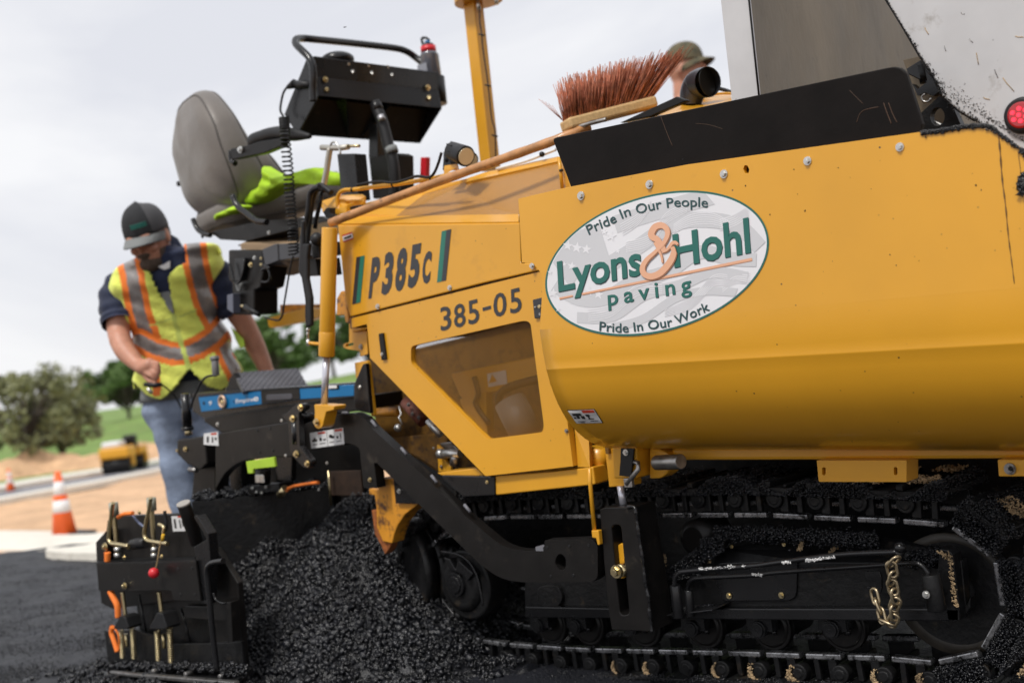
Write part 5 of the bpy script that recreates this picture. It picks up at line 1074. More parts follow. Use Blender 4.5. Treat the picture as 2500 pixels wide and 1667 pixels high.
pl('step_side', 'H', [(640, 112), (722, 278), (560, 300), (600, 160)], .1, .02, BLK)
pl('step_beam', 'H', [(260, 300), (1750, 200), (1750, 340), (1250, 400), (380, 540), (260, 460)], .06, .05, BLKS)
# screed control knob on a flexible neck
j0 = PY('A', 912, 1230, -.15); MB().cyl(PY('A', 905, 1205, -.15), PY('A', 910, 1230, -.15), .0155, n=24).cyl(PY('A', 910, 1230, -.15), PY('A', 916, 1335, -.15), .0125, n=24).build('flex_knob', mat('grey_metal', (.2, .2, .2), .4, .4), bevel=.002)
tb('flex_neck', 'A', [(916, 1335), (890, 1335), (850, 1345), (815, 1380), (790, 1430), (760, 1500), (745, 1560)], 8, RUB, Y=-.15)
# ------------------------------------------------------------------ end gate
GY = -.50
gb = pl('end_gate', 'G', [(108, 462), (190, 370), (200, 288), (300, 252), (730, 238), (880, 255), (920, 700), (900, 900), (240, 985), (150, 940)], GY+.05, .02, BLK, bev=.003); G = gb
pl('gate_box_side', 'G', [(108, 462), (190, 370), (196, 600), (115, 620)], GY+.01, .05, BLK, parent=G)
pl('gate_front_plate', 'G', [(112, 622, 8), (892, 604, 8), (934, 925, 6), (722, 920, 6), (704, 842, 10), (132, 842, 6)], GY-.03, .008, BLK, parent=G, bev=.0015)
face3('gate_shelf', [('G', 112, 622, GY-.03), ('G', 892, 604, GY-.03), ('G', 885, 575, GY+.05), ('G', 118, 592, GY+.05)], .006, BLKD, parent=G)
pl('gate_lower_plate', 'G', [(175, 1150), (240, 1165), (400, 1140), (720, 1260), (1000, 1255), (1255, 1240), (1272, 1452), (205, 1412)], GY+.03, .012, BLKD, parent=G)
pl('gate_mid_plate', 'G', [(420, 845), (1040, 845), (1200, 960), (1255, 1260), (700, 1290), (460, 1260)], GY+.07, .012, BLKD, parent=G)
pl('gate_wing', 'G', [(878, 262, 8), (902, 250, 8), (992, 395), (1010, 600), (985, 948), (938, 942), (895, 610), (880, 500), (978, 440), (960, 400)], GY-.02, .03, BLKS, parent=G)
pl('gate_wing', 'G', [(1008, 520), (1050, 505, 8), (1225, 782), (1272, 1390), (1272, 1455), (1010, 1455), (1000, 950)], GY+.04, .02, BLK, parent=G)
pl('gate_pocket', 'G', [(1045, 935), (1170, 930), (1185, 1245), (1140, 1250), (1130, 1080), (800, 1055), (810, 960), (1000, 965)], GY-.0, .03, BLK, parent=G)
for y0 in ((780, 980, 860, 1270), (450, 870, 520, 1260)): MB().tube([PY('G', y0[0], y0[1], GY+.05), PY('G', y0[2], y0[3], GY+.05)], .004, 6).build('gate_rib', BLKS, G)
for x, y in [(752, 668), (862, 664), (770, 872), (883, 870)]: cy('bolt_hole', 'G', x, y, 13, GY-.0315, .003, RUB, G, n=14, bev=0)
tb('gate_handle', 'G', [(1110, 608), (1060, 615), (1010, 632), (985, 680), (992, 800), (1008, 960), (1030, 1200), (1062, 1470)], 24, BLKS, Y=GY-.05, parent=G, n=14)
tb('gate_brace', 'G', [(1035, 860), (1050, 905), (1090, 935), (1130, 940)], 9, BLKS, Y=GY-.02, parent=G)
for pr, pa in (([(246, 150), (258, 300), (270, 430), (282, 580)], [(246, 150), (232, 230), (214, 400), (212, 440), (235, 470), (300, 480), (365, 492)]), ([(545, 112), (552, 250), (562, 420), (570, 580)], [(540, 112), (530, 190), (496, 350), (492, 410), (515, 445), (580, 460), (672, 472)])):
    sp_ = tb('adjusting_screw', 'G', pr, 19, BRASS, Y=GY, parent=G); tb('crank_handle', 'G', pa, 16, BRASS, Y=GY-.045, parent=G, n=12)
    tb('crank_sleeve', 'G', [pr[0], (pr[1][0]-2, pr[1][1]-40)], 37, mat('aged_zinc', (.4, .4, .33), .5, .7) if pr[0][0] == 246 else bpy.data.materials['aged_zinc'], Y=GY, parent=G, smooth=False, n=14)
    x, y = pr[3]; c_ = PY('G', x-6, 520, GY); s_ = scl('G', c_)
    for yy in (500, 545): c_ = PY('G', x-4, yy, GY); MB().cyl(c_, c_-Vector((0, 0, 34*s_)), 29*s_, n=6).build('hex_nut', ZINC, G)
for x, y, r in ((335, 578, 18), (628, 572, 18), (455, 225, 18)): bolt('G', x, y, GY-.03, r, BRASS, parent=G)
tb('damper_knob', 'G', [(398, 480), (450, 470), (510, 465)], 42, RUB, Y=GY-.02, parent=G, smooth=False, n=16); tb('damper_knob', 'G', [(362, 492), (400, 482)], 26, BRASS, Y=GY-.02, parent=G, smooth=False)
bolt('G', 185, 495, GY-.02, 32, BRASS, parent=G)
bolt('G', 338, 802, GY-.035, 28, BRASS, parent=G); cy('bolt_hole', 'G', 328, 765, 18, GY-.0315, .003, RUB, G, n=14, bev=0)
def spring(x0, y0, x1, y1, r, m=BRASS):
    a, c_ = PY('G', x0, y0, GY-.01), PY('G', x1, y1, GY-.01); s_ = scl('G', a); pts = []; nt_ = 15
    for i in range(nt_*12+1):
        t = i/(nt_*12); ph = 2*pi*nt_*t; pts.append(a.lerp(c_, t)+Vector((cos(ph)*r*s_, sin(ph)*r*s_, 0)))
    MB().tube(pts, .0019, 6).build('spring', m, G)
for q in ((306, 1150, 322, 1365, 19), (398, 1130, 412, 1370, 19), (592, 1155, 604, 1385, 20), (692, 1130, 704, 1400, 21)): spring(*q)
for q in ([(318, 850), (332, 960), (345, 1060)], [(605, 850), (618, 950), (630, 1040)]): tb('clamp_rod', 'G', q, 17, BRASS, Y=GY-.005, parent=G)
for q in ([(345, 1180), (355, 1280)], [(638, 1180), (648, 1290)], [(398, 1100), (398, 1130)], [(695, 1105), (695, 1130)]): tb('clamp_rod', 'G', q, 14, BRASS, Y=GY+.0, parent=G, smooth=False)
for q in ([(248, 1130, 8), (300, 1035, 10), (340, 1050, 10), (365, 1130, 8), (355, 1145), (255, 1145)], [(530, 1130, 8), (590, 1010, 10), (630, 1020, 10), (665, 1130, 8), (655, 1145), (535, 1145)]): pl('spring_clamp', 'G', q, GY-.03, .05, RUB, parent=G, bev=.004)
MB().sph(PY('G', 565, 702, GY-.06), (42*scl('G', PY('G', 565, 702, GY-.06)),)*3, 16).build('red_ball', RED, G); tb('ball_cord', 'G', [(580, 665), (598, 580), (612, 490), (632, 400), (638, 350)], 4, WOODP, Y=GY-.06, parent=G); tb('ball_cord', 'G', [(632, 450), (638, 400)], 13, mat('yellow_tape', (.7, .4, .02), .5), Y=GY-.062, parent=G, smooth=False)
tb('release_pin', 'G', [(605, 320), (630, 330), (645, 350), (638, 390)], 14, BRASS, Y=GY-.05, parent=G)
for i, q in enumerate(([(222, 845), (250, 900), (278, 960), (285, 1050)], [(240, 1125), (232, 1170), (255, 1240), (280, 1320)], [(200, 540), (200, 610)], [(285, 265), (330, 240), (400, 232)], [(262, 1140), (290, 1200), (292, 1310)])): tb('orange_strap', 'G', q, (24, 20, 24, 16, 8)[i], ORG, Y=GY-.02, parent=G)
tb('blue_wire', 'G', [(385, 225), (410, 265), (450, 310), (490, 340)], 10, mat('blue_grey_cable', (.12, .14, .22), .5), Y=GY-.0, parent=G)
tb('black_tie', 'G', [(650, 215), (655, 260), (665, 330), (655, 370)], 14, RUB, Y=GY-.02, parent=G)
MB().cyl(PY('G', 800, 165, GY-.02), PY('G', 905, 470, GY+.02), 52*scl('G', PY('G', 800, 165, GY-.02)), n=30).build('gate_tube', BLK, G, bevel=.002); d = (PY('G', 905, 470, GY+.02)-PY('G', 800, 165, GY-.02)).normalized(); c_ = PY('G', 800, 165, GY-.02); MB().cyl(c_-d*.006, c_+d*.001, 53*scl('G', c_)*1.02, n=30).build('tube_cap', mat('tube_end_grey', (.35, .33, .3), .6), G)
label('G', [(702, 256), (800, 252), (826, 372), (716, 376)], GY+.049-.002, [(.5, .0, .95, .12, LABR), (.15, .2, .3, .8, LABK), (.55, .25, .65, .8, LABK), (.75, .3, .85, .7, LABK)])
sh = face3('gate_shoe', [('G', 205, 1480, GY-.03), ('G', 232, 1418, GY+.06), ('G', 1250, 1445, GY+.06), ('G', 1345, 1440, GY+.03), ('G', 1190, 1568, GY-.05)], .012, BLKD, parent=G)
pl('shoe_edge', 'G', [(200, 1478), (1190, 1560), (1200, 1600), (205, 1500)], GY-.055, .02, STEEL, parent=G)
for x, y in ((552, 1478), (808, 1500), (1078, 1518)): cy('shoe_slot', 'G', x, y, 20, GY-.03, .03, STEEL, G, n=16)
e_ = [tuple(PY('G', (x := random.uniform(270, 1300)), 1430+(x-270)*.02+random.gauss(0, 14)+(40 if x > 1100 and random.random() < .4 else 0), GY+random.uniform(-.02, .06))) for i in range(2600)]
chips('loose_asphalt', e_, [random.uniform(.003, .009) for _ in e_], ASPH, PV)
# ================================================================== HEAP OF ASPHALT
PERFX = 0
def hp(x, y):
    a = .53-.95*sqrt(((x+3.05)*(.78 if x < -3.05 else .97))**2+(y-.12)**2); b_ = .44-.95*sqrt((x+3.42)**2+(y+.03)**2)
    return max(a, b_, .02*max(0, 1-abs(x+2.9)))+.014*sin(x*31+y*17)*sin(y*37-x*11)+.016*sin(x*13.3-y*7)*sin(y*15+x*5)
n1, n2 = 110, 90; vs = []
for i in range(n1):
    for j in range(n2):
        x = -3.95+1.7*i/(n1-1); y = -.75+1.4*j/(n2-1); vs.append((x, y, hp(x, y)-.012 if 0 < i < n1-1 and 0 < j < n2-1 else -.05))
hb_ = MB().add(vs, [(i*n2+j, (i+1)*n2+j, (i+1)*n2+j+1, i*n2+j+1) for i in range(n1-1) for j in range(n2-1)], sm=True).build('asphalt_heap', ASPH, False)
tag(hb_, 'steep heap of loose hot black asphalt between the end gate and the track', 'asphalt heap', kind='stuff')
pt = []; sz = []
while len(pt) < 62000:
    x, y = random.uniform(-3.9, -2.3), random.uniform(-.72, .45); z = hp(x, y)
    if z < .03 and random.random() < .6: continue
    pt.append((x, y, z+random.uniform(-.006, .006))); sz.append(min(.018, (.0022+random.expovariate(1/.0027))*(.75+.5*(.5+.5*sin(x*17)*sin(y*19+1)))))
o = chips('asphalt_stones', pt, sz, ASPH, hb_)
# loose stones over the road in front, thinning out
pt = []; sz = []
for i in range(52000):
    if i < 16000: u, v = random.uniform(230, 1150), 1667+random.uniform(-120, 60); p = PZ('X', u, v, 0)
    elif i < 42000: u, v = random.uniform(-40, 420), random.uniform(1380, 1700); p = PZ('X', u, v, 0)
    else: u, v = random.uniform(1100, 2560), random.uniform(1610, 1720); p = PZ('X', u, v, 0)
    dens = .5+.5*sin(p.x*9+sin(p.y*5))*sin(p.y*8)
    if i >= 16000 and random.random() > dens: continue
    pt.append((p.x, p.y, random.uniform(-.001, .004))); sz.append(random.uniform(.0018, .006) if i < 16000 else random.uniform(.0012, .0034))
tag(chips('loose_stones', pt, sz, ASPH), 'loose black asphalt crumbs scattered along the road by the track', 'asphalt crumbs', kind='stuff')
# ================================================================== TRUCK BED BEHIND THE HOPPER
TK = thing('dump_truck', 'raised grey-white dump truck bed with hanging stained tailgate behind the hopper', 'dump truck', (-.6, .6, 0)); ROOT = TK
TY_ = -.14
pst = [(128, -350), (340, -350), (375, 0), (410, 330), (447, 700), (452, 900), (262, 900), (248, 690), (205, 300), (172, 0)]
pl('tailgate_post', 'J', pst, TY_, .012, WHT, bev=.003)
XG = PY('J', 447, 700, TY_+.02).x; zt0, zt1 = .95, 2.6
ty = MB().box((XG-.03, TY_+.0125, 1.0), (XG-.004, 1.9, zt1)).build('tailgate', TGATE, TK)
ty.data.transform(Matrix.Identity(4))
MB().tube([PY('J', *p, TY_-.001) for p in [(345, -350), (378, 0), (412, 330), (450, 690)]], .0022, 6).build('post_seam', BLKD)
wp = [(1180, -400), (1360, 0), (1480, 195), (1600, 400), (1700, 555), (1762, 690), (1880, 795), (2000, 868), (2100, 950), (2400, 1180), (3300, 1500), (3300, -400)]
wq = xz('J', wp[:10], -.20); MB().poly(wq+[(-.35, 1.0), (3.2, 1.0), (3.2, 2.3), (wq[0][0], wq[0][1])], -.20, .05).build('bed_side', WHT, bevel=.003)
for x_ in (.1, .9, 1.7, 2.5): MB().box((x_, -.24, 1.0), (x_+.08, -.2005, 2.2)).build('bed_rib', WHT, bevel=.004)
MB().tube([PY('J', x, y, -.197) for x, y in wp[1:8]], .0022, 8).build('bed_edge', BLKD)
MB().box((-.9+.35, -.15, .95), (3.2, 1.9, .998)).build('bed_floor', BLKD)
pl('hinge_hook', 'J', [(1505, 495), (1610, 430, 10), (1650, 500), (1700, 560), (1660, 600), (1570, 560, 20), (1520, 535)], -.12, .02, BLKS)
pl('hinge_hook', 'J', [(1548, 600, 6), (1590, 640), (1695, 560), (1750, 650, 12), (1700, 690), (1640, 665), (1590, 690, 12)], -.13, .02, BLKS)
MB().cyl(PY('J', 1625, 470, -.11), PY('J', 1650, 590, -.11), .012, n=14).build('hinge_pin', BLKD); MB().tube([PY('J', 1650+32*cos(a), 705+28*sin(a)*1., -.14) for a in [2*pi*i/18 for i in range(14)]], .0022, 6).build('clip_ring', STEEL)
pl('hinge_backing', 'J', [(1480, 430), (1620, 400), (1800, 720), (1900, 1000), (1640, 1000), (1560, 640)], -.09, .02, TGATE)
pl('hinge_plate', 'J', [(1612, 812), (1748, 685, 20), (1840, 760), (1900, 900), (1905, 960), (1640, 960)], -.15, .02, BLKD, [[(1730+52*cos(a), 838+66*sin(a)) for a in [2*pi*i/20 for i in range(20)]]])
pl('hinge_bolt_end', 'J', [(1700, 860), (1760, 890), (1755, 950), (1690, 950)], -.135, .01, STEEL)
for i, (x, y, l_, a_) in enumerate([(1640, 200, 60, 1.1), (1960, 280, 40, .9), (2010, 380, 90, 1.4), (2140, 500, 70, 1.2), (2200, 560, 130, .9), (1900, 90, 30, .6), (2060, 700, 50, .4), (1780, 330, 45, 1.3), (2290, 260, 60, .2)]):
    MB().tube([PY('J', x+l_*t*cos(a_), y+l_*t*sin(a_)+4*sin(t*5), -.2003) for t in (0, .35, .7, 1)], .0008, 5).build('scratch', STEEL if i % 2 else MUD)
sm2 = []
for i in range(450):
    t = random.random(); x = 1700+t*700; y = 640+t*430+random.random()*0-abs(random.gauss(0, 50))*(1 if t < .5 else .5); sm2.append(tuple(PY('J', x+30, y, -.2004)))
chips('road_film', sm2, [random.uniform(.0005, .0016) for _ in sm2], IDR, TK, flat=.3)
cs_ = []
k = spl([Vector((a, c, 0)) for a, c in wp[1:9]], 10)
for i in range(800):
    e = k[random.randrange(len(k))]; w_ = (3+26*max(0, (e.x-1500)/500))*random.random()*2; p = PY('J', e.x+abs(random.gauss(0, w_)), e.y-random.gauss(0, w_*.6), -.2015); cs_.append(tuple(p))
chips('tar_residue', cs_, [random.uniform(.0005, .002) for _ in cs_], BLKD, TK, flat=.4)
tl_ = MB(); c_ = PY('J', 2348, 830, -.20); s_ = scl('J', c_)
tl_ = MB().cyl(c_+Vector((0, -.012, 0)), c_, 122*s_, 136*s_, n=48).build('tail_light', RUB, TK, bevel=.003)
MB().cyl(c_+Vector((0, -.017, 0)), c_+Vector((0, -.012, 0)), 88*s_, 98*s_, n=48).build('tail_lens', REDD, tl_, bevel=.002)
for dx, dy in [(-45, -25), (0, -45), (40, -20), (-48, 25), (-8, 0), (42, 25), (0, 45)]: MB().cyl(c_+Vector((dx*s_, -.0195, dy*s_)), c_+Vector((dx*s_, -.016, dy*s_)), 15*s_, n=16).build('led', REDL, tl_)
# ================================================================== LOOSE THINGS ON THE MACHINE
BR = thing('push_broom', 'push broom with rust-red bristles up, its long wooden handle lying along the hood', 'broom', tuple(PY('I', 500, 870, .0))); ROOT = BR
p0, p1, p2 = PY('S', 100, 700, -.19), PY('S', 2110, -40, -.02), PY('I', 420, 930, .06)
MB().tube(spl([p0, p0.lerp(p1, .5)+Vector((0, 0, .004)), p1, p2], 10), [.0125+.0006*sin(i*2.3) for i in range(31)], 16).build('handle', WOOD)
hb0 = [('I', 232, 915, .02), ('I', 860, 730, .30), ('I', 905, 765, .30), ('I', 600, 900, .12), ('I', 245, 955, .02)]
a, c_ = PY('I', 240, 925, .02), PY('I', 880, 760, .26); d = (c_-a); dn_ = d.normalized(); sd2 = Vector((-dn_.y, dn_.x, 0)).normalized(); up = dn_.cross(sd2); up = up if up.z > 0 else -up
b = MB(); v = []
for e in (a, c_):
    for su, sz_ in ((-1, -1), (1, -1), (1, 1), (-1, 1)): v.append(e+sd2*.032*su+up*.014*sz_)
b.add(v, [(0, 1, 2, 3), (7, 6, 5, 4), (0, 4, 5, 1), (1, 5, 6, 2), (2, 6, 7, 3), (3, 7, 4, 0)]).build('broom_head', WOODP, BR, bevel=.006)
b = MB()
for i in range(820):
    t = random.random(); s2 = random.uniform(-1, 1); base_ = a.lerp(c_, .02+.96*t)+sd2*.026*s2+up*.013
    fan = .2+1.75*t*t; hgt = random.uniform(.085, .118)*(1-.12*abs(t-.5)); tip = base_+up*hgt+dn_*(fan*.075+random.gauss(0, .006))+sd2*(s2*.02+random.gauss(0, .006)); mid = base_.lerp(tip, .5)+dn_*random.gauss(0, .002)
    b.tube([base_, mid, tip], [.0017, .0014, .0008], 3)
for i in range(5): base_ = a+up*.01; b.tube([base_, base_-dn_*(.02+.008*i)+up*(.05+.006*i)], [.0008, .0005], 3)
stuff(b.build('bristle', BRIS))
tb('handle_ferrule', 'I', [(300, 950, .03), (420, 910, .04), (545, 880, .05)], 16, STEEL)
# water bottle
ROOT = PV; yb = yE+.04
BT = thing('water_bottle', 'smoky clear water bottle with red collar, upright behind the console end', 'water bottle', tuple(PY('C', 1300, 600, yb))); ROOT = BT
t0, t1 = PY('C', 1272, 215, yb), PY('C', 1325, 590, yb); dz = Vector((0, 0, 1)); base_ = Vector((t0.x*.5+t1.x*.5, yb, t1.z)); H_ = t0.z-t1.z
MB().cyl(base_, base_+dz*H_*.93, .0385, .0365, n=30).cyl(base_+dz*H_*.93, base_+dz*H_, .0365, .027, n=30, caps=False).build('bottle_body', CLEAR)
MB().cyl(base_+dz*H_, base_+dz*(H_+.022), .029, n=28).build('bottle_collar', RED); MB().cyl(base_+dz*(H_+.02), base_+dz*(H_+.032), .027, .02, n=24).build('bottle_cap', PRN); MB().tube(spl([base_+dz*(H_+.03)+Vector(q) for q in ((-.015, -.01, 0), (-.018, -.01, .025), (.005, -.01, .022), (.02, -.01, .008))], 4), .005, 8).build('spout', RUB); MB().tube([base_+dz*(H_+.03)+Vector(q) for q in ((.0, -.012, .008), (.022, -.012, .004))], .004, 6).build('cap_loop', BLUE)
MB().box(tuple(base_+Vector((-.03, -.0395, H_*.35))), tuple(base_+Vector((.02, -.037, H_*.75)))).build('bottle_label', mat('grey_print', (.25, .26, .3), .4))
ROOT = PV; MB().cyl(base_-dz*.012, base_+dz*.09, .046, .048, n=28).build('cup_holder', BLK); MB().cyl(base_-dz*.035, base_-dz*.012, .02, n=18).build('holder_bolt', RUB)
# jacket on the seat
def cloth(name, k, outl, Y, t, m, parent, wob=.01, n=26):
    q = [Vector(px(k, *p)+(0,)) for p in outl]; q = [Vector(p) for p in q]
    cx_ = sum(p.x for p in q)/len(q); cyy = sum(p.y for p in q)/len(q); ou = spl(q+[q[0]], 5)[:-1]; vs = []; R_ = 9
    for r in range(R_+1):
        f = 1-r/R_
        for p in ou:
            u, v = cx_+(p.x-cx_)*f, cyy+(p.y-cyy)*f; w_ = PY('X', u, v, Y); hgt = t*sqrt(max(0, 1-f*f)); vs.append(w_+Vector((0, -hgt-wob*sin(w_.x*70+w_.z*40)*sin(w_.z*90)*(1-f**4), 0)))
    m_ = len(ou); vb_ = [v_+Vector((0, .03, 0)) for v_ in vs[:m_]]; fs = [(r*m_+i, r*m_+(i+1) % m_, (r+1)*m_+(i+1) % m_, (r+1)*m_+i) for r in range(R_) for i in range(m_)]
    nv = len(vs); fs += [(i, nv+i, nv+(i+1) % m_, (i+1) % m_) for i in range(m_)]
    return MB().add(vs+vb_, fs, sm=True).build(name, m, parent, fixn=True)
JK = thing('jacket', 'bright lime high-visibility jacket crumpled on the operator seat', 'jacket', tuple(PY('B', 800, 1150, .1)))
cloth('jacket_body', 'B', [(740, 970), (850, 1030), (950, 1020), (1080, 978), (1150, 1000), (1250, 1030), (1255, 1100), (1180, 1090), (1100, 1072), (1000, 1090), (880, 1130), (740, 1210), (620, 1230), (640, 1170), (700, 1120), (735, 1060)], .16, .05, LIME, JK, .012)
cloth('jacket_sleeve', 'B', [(400, 1310), (470, 1275), (560, 1235), (610, 1240), (590, 1265), (480, 1310), (405, 1335)], .10, .02, LIME, JK, .006)
# spirit level
LV = thing('spirit_level', 'blue spirit level with round vial lying along the screed walkway', 'spirit level', tuple(PY('H', 900, 350, .0))); ROOT = LV
pl('level_body', 'H', [(314, 328, 4), (880, 272), (1230, 244), (1732, 222), (1732, 322), (1240, 352), (890, 398), (342, 466, 4)], .0, .025, BLUE, bev=.002)
pl('level_grip', 'H', [(882, 275), (1232, 246), (1240, 350), (890, 395)], -.002, .029, BLK, bev=.001); pl('grip_insert', 'H', [(930, 310, 18), (1165, 300, 18), (1170, 352, 18), (932, 366, 18)], -.004, .004, DPLATE)
MB().tube([PY('H', *p, -.001) for p in [(310, 326), (880, 268), (1500, 232)]], .0025, 6).build('level_edge', BLK)
pl('vial_window', 'H', [(1500, 225, 12), (1590, 222, 12), (1592, 262), (1502, 266)], -.003, .02, BLK); pl('vial', 'H', [(1500, 226), (1575, 224), (1577, 250), (1502, 255)], -.004, .004, CONW, bev=0)
c_ = PY('H', 532, 375, -.006); s_ = scl('H', c_); k = MB(); k.tube([c_+Vector((cos(a)*47*s_, 0, sin(a)*50*s_)) for a in [2*pi*i/36 for i in range(36)]], 14*s_, 10, closed=True); k.build('vial_ring', mat('pinkish_brass', (.6, .42, .3), .35, .5)); MB().cyl(c_+Vector((0, .001, 0)), c_+Vector((0, .01, 0)), 45*s_, n=30).build('vial_disc', mat('grey_vial', (.09, .1, .12), .3)); MB().cyl(c_+Vector((0, -.002, 0)), c_+Vector((0, .004, 0)), 18*s_, n=20).build('bolt', BRASS)
cy('level_hole', 'H', 363, 388, 15, -.0015, .004, RUB, LV, n=16, bev=0); cy('level_hole', 'H', 636, 374, 8, -.0015, .004, BLK, LV, n=12, bev=0)
text('lettering', 'Empire', quadmap('H', (655, 388), (812, 370), (812, 332), (655, 350), -.0012), CONW, LV, .012); text('lettering', 'e', quadmap('H', (815, 372), (862, 366), (862, 306), (815, 312), -.0012), CONW, LV, .015); text('lettering', '9', quadmap('H', (410, 408), (436, 405), (436, 366), (410, 369), -.0012), CONW, LV, .01)
ROOT = PV
MB().tube(spl([PY('I', 1170, 770, .35), PY('I', 1178, 690, .35), PY('I', 1218, 625, .35), PY('I', 1292, 605, .33)], 6), [.85*q for q in [.032, .033, .035, .037, .039, .04, .041, .042, .043, .044, .045, .046, .047, .047, .048, .048, .048, .048, .048]], 26, caps=False).build('exhaust_pipe', mat('blued_steel', (.07, .075, .09), .3, .6)); 
e0 = PY('I', 1292, 605, .33); MB().cyl(e0+Vector((-.004, 0, 0)), e0+Vector((-.002, 0, 0)), .037, n=26).build('exhaust_inside', RUB)
face3('hood_top', [('I', 700, 890, .3), ('I', 1130, 700, .5), ('I', 1460, 690, .6), ('I', 1470, 760, .3), ('I', 900, 870, .1)], .02, YEL2); tb('hood_pipe', 'I', [(1250, 690), (1340, 655), (1400, 660), (1460, 680)], 14, BLK, Y=.5); tb('hood_bar', 'I', [(1220, 760), (1270, 710), (1380, 690), (1470, 690)], 9, YEL2, Y=.45); pl('black_tray', 'I', [(640, 905), (1060, 712), (1140, 740), (860, 860)], .12, .02, BLK)
tb('grab_rod', 'S', [(1640, 200), (1900, 130), (2060, 70), (2190, 20)], 14, CONW, Y=.1); MB().sph(PY('S', 2060, 65, .09), .008, 8).build('rod_clip', RUB)
# ================================================================== PEOPLE
def proj(p, k):
    q = p-CAM; z = q.dot(_d); u = 1250+q.dot(_R)*FPX/z; v = 833.5-q.dot(_U)*FPX/z; o = ZK[k]; return (u-o[0])*o[2], (v-o[1])*o[2]
def remesh(o, vox, it=6):
    m = o.modifiers.new('r', 'REMESH'); m.mode = 'VOXEL'; m.voxel_size = vox; m.use_smooth_shade = True
    m = o.modifiers.new('s', 'SMOOTH'); m.iterations = it; m.factor = .5
    dg = bpy.context.evaluated_depsgraph_get(); me = bpy.data.meshes.new_from_object(o.evaluated_get(dg)); old = o.data; mt = old.materials[0]; o.modifiers.clear(); o.data = me
    if not len(me.materials): me.materials.append(mt)
    me.name = o.name; return o
D0 = 4.92
def A(x, y, D=D0): return PD('A', x, y, D)
MAN = thing('person', 'man in charcoal cap, lime and orange safety vest and jeans, head bowed beside the screed', 'person', tuple(at(5.0, -1.35))); ROOT = MAN
R0 = RT; F0 = -FW
def ell_ring(c_, a_, b_, n=48, ex=.85, tw=0., tilt=0.):
    RR = R0*cos(tilt)+Vector((0, 0, sin(tilt)))
    r, f = RR*cos(tw)+F0*sin(tw), F0*cos(tw)-RR*sin(tw); sg = lambda q, e: math.copysign(abs(q)**e, q)
    return [c_+r*(a_*sg(cos(2*pi*i/n), ex))+f*(b_*sg(sin(2*pi*i/n), ex)) for i in range(n)]
def loft(rings, caps=True):
    n = len(rings[0]); v = [p for r in rings for p in r]; f = [(j*n+i, j*n+(i+1) % n, (j+1)*n+(i+1) % n, (j+1)*n+i) for j in range(len(rings)-1) for i in range(n)]
    b = MB().add(v, f, sm=True)
    if caps: b.add(v, [tuple(range(n-1, -1, -1)), tuple(range((len(rings)-1)*n, len(rings)*n))])
    return b
m2 = 1/2.8/FPX            # metres per A pixel per metre of distance
TR_ = [(450, 592, 62, .06, 4.80), (485, 590, 105, .075, 4.80), (508, 588, 215, .09, 4.81), (538, 583, 300, .11, 4.82), (600, 578, 335, .125, 4.84), (700, 584, 330, .135, 4.85), (820, 600, 305, .135, 4.88), (950, 632, 283, .13, 4.9), (1060, 668, 278, .135, 4.93), (1170, 698, 290, .14, 4.95), (1300, 712, 302, .14, 4.98), (1420, 705, 285, .135, 5.0)]
TI = lambda y: .13*max(0, min(1, (1200-y)/600))
def trings(ex=0., lo_=0, hi=99, n=64):
    rows = []
    pts = [Vector((y, x, w_)) for y, x, w_, d_, D in TR_]; pts2 = [Vector((d_, D, 0)) for y, x, w_, d_, D in TR_]; sp1, sp2 = spl(pts, 6), spl(pts2, 6)
    for p, q in list(zip(sp1, sp2))[lo_:hi]: rows.append(ell_ring(A(p.y, p.x, q.y), p.z*m2*q.y+ex, q.x+ex, n, tilt=TI(p.x)))
    return rows
# body: trunk, neck, head, arms, hands, legs, joined and remeshed into one skin
B_ = MB()
def limb(pts, rs, s=5): 
    p = spl(pts, s); r = []
    for i in range(len(p)): t = i/s; j = min(int(t), len(rs)-2); r.append(rs[j]+(rs[j+1]-rs[j])*(t-j))
    B_.tube(p, r, 16)
    B_.sph(p[0], r[0], 8); B_.sph(p[-1], r[-1], 8)
rg_ = trings(-.02); b_t = loft(rg_); B_.add(b_t.v, b_t.f)
HC = A(450, 380, 4.74)
MT = (Matrix.Rotation(radians(0), 3, 'Z')); ex_ = (R0*.90+F0*-.30).normalized(); 
# head axes: face looks down and toward the left of the frame
fh = (F0*.88-R0*.14+Vector((0, 0, -.36))).normalized(); uh = (Vector((0, 0, 1))+F0*.3-R0*.12); uh = (uh-fh*uh.dot(fh)).normalized(); rh = fh.cross(uh) ; rh = -rh if rh.dot(R0) < 0 else rh
HM = Matrix((rh, fh, uh)).transposed()
hd = lambda x, y, z: HC+rh*x+fh*y+uh*z
B_.sph(HC, (.077, .094, .105), 20, M=HM); B_.sph(hd(0, .035, -.065), (.055, .06, .058), 14, M=HM); B_.sph(hd(0, .092, -.018), (.013, .022, .024), 10, M=HM); B_.sph(hd(0, .083, .02), (.055, .018, .012), 10, M=HM)
for s__ in (-1, 1): B_.sph(hd(.078*s__, -.005, -.015), (.010, .02, .032), 10, M=HM); B_.sph(hd(.035*s__, .072, -.035), (.022, .02, .02), 8, M=HM)
limb([hd(0, -.03, -.07), A(560, 520, 4.82), A(580, 600, 4.85)], [.056, .06, .07])
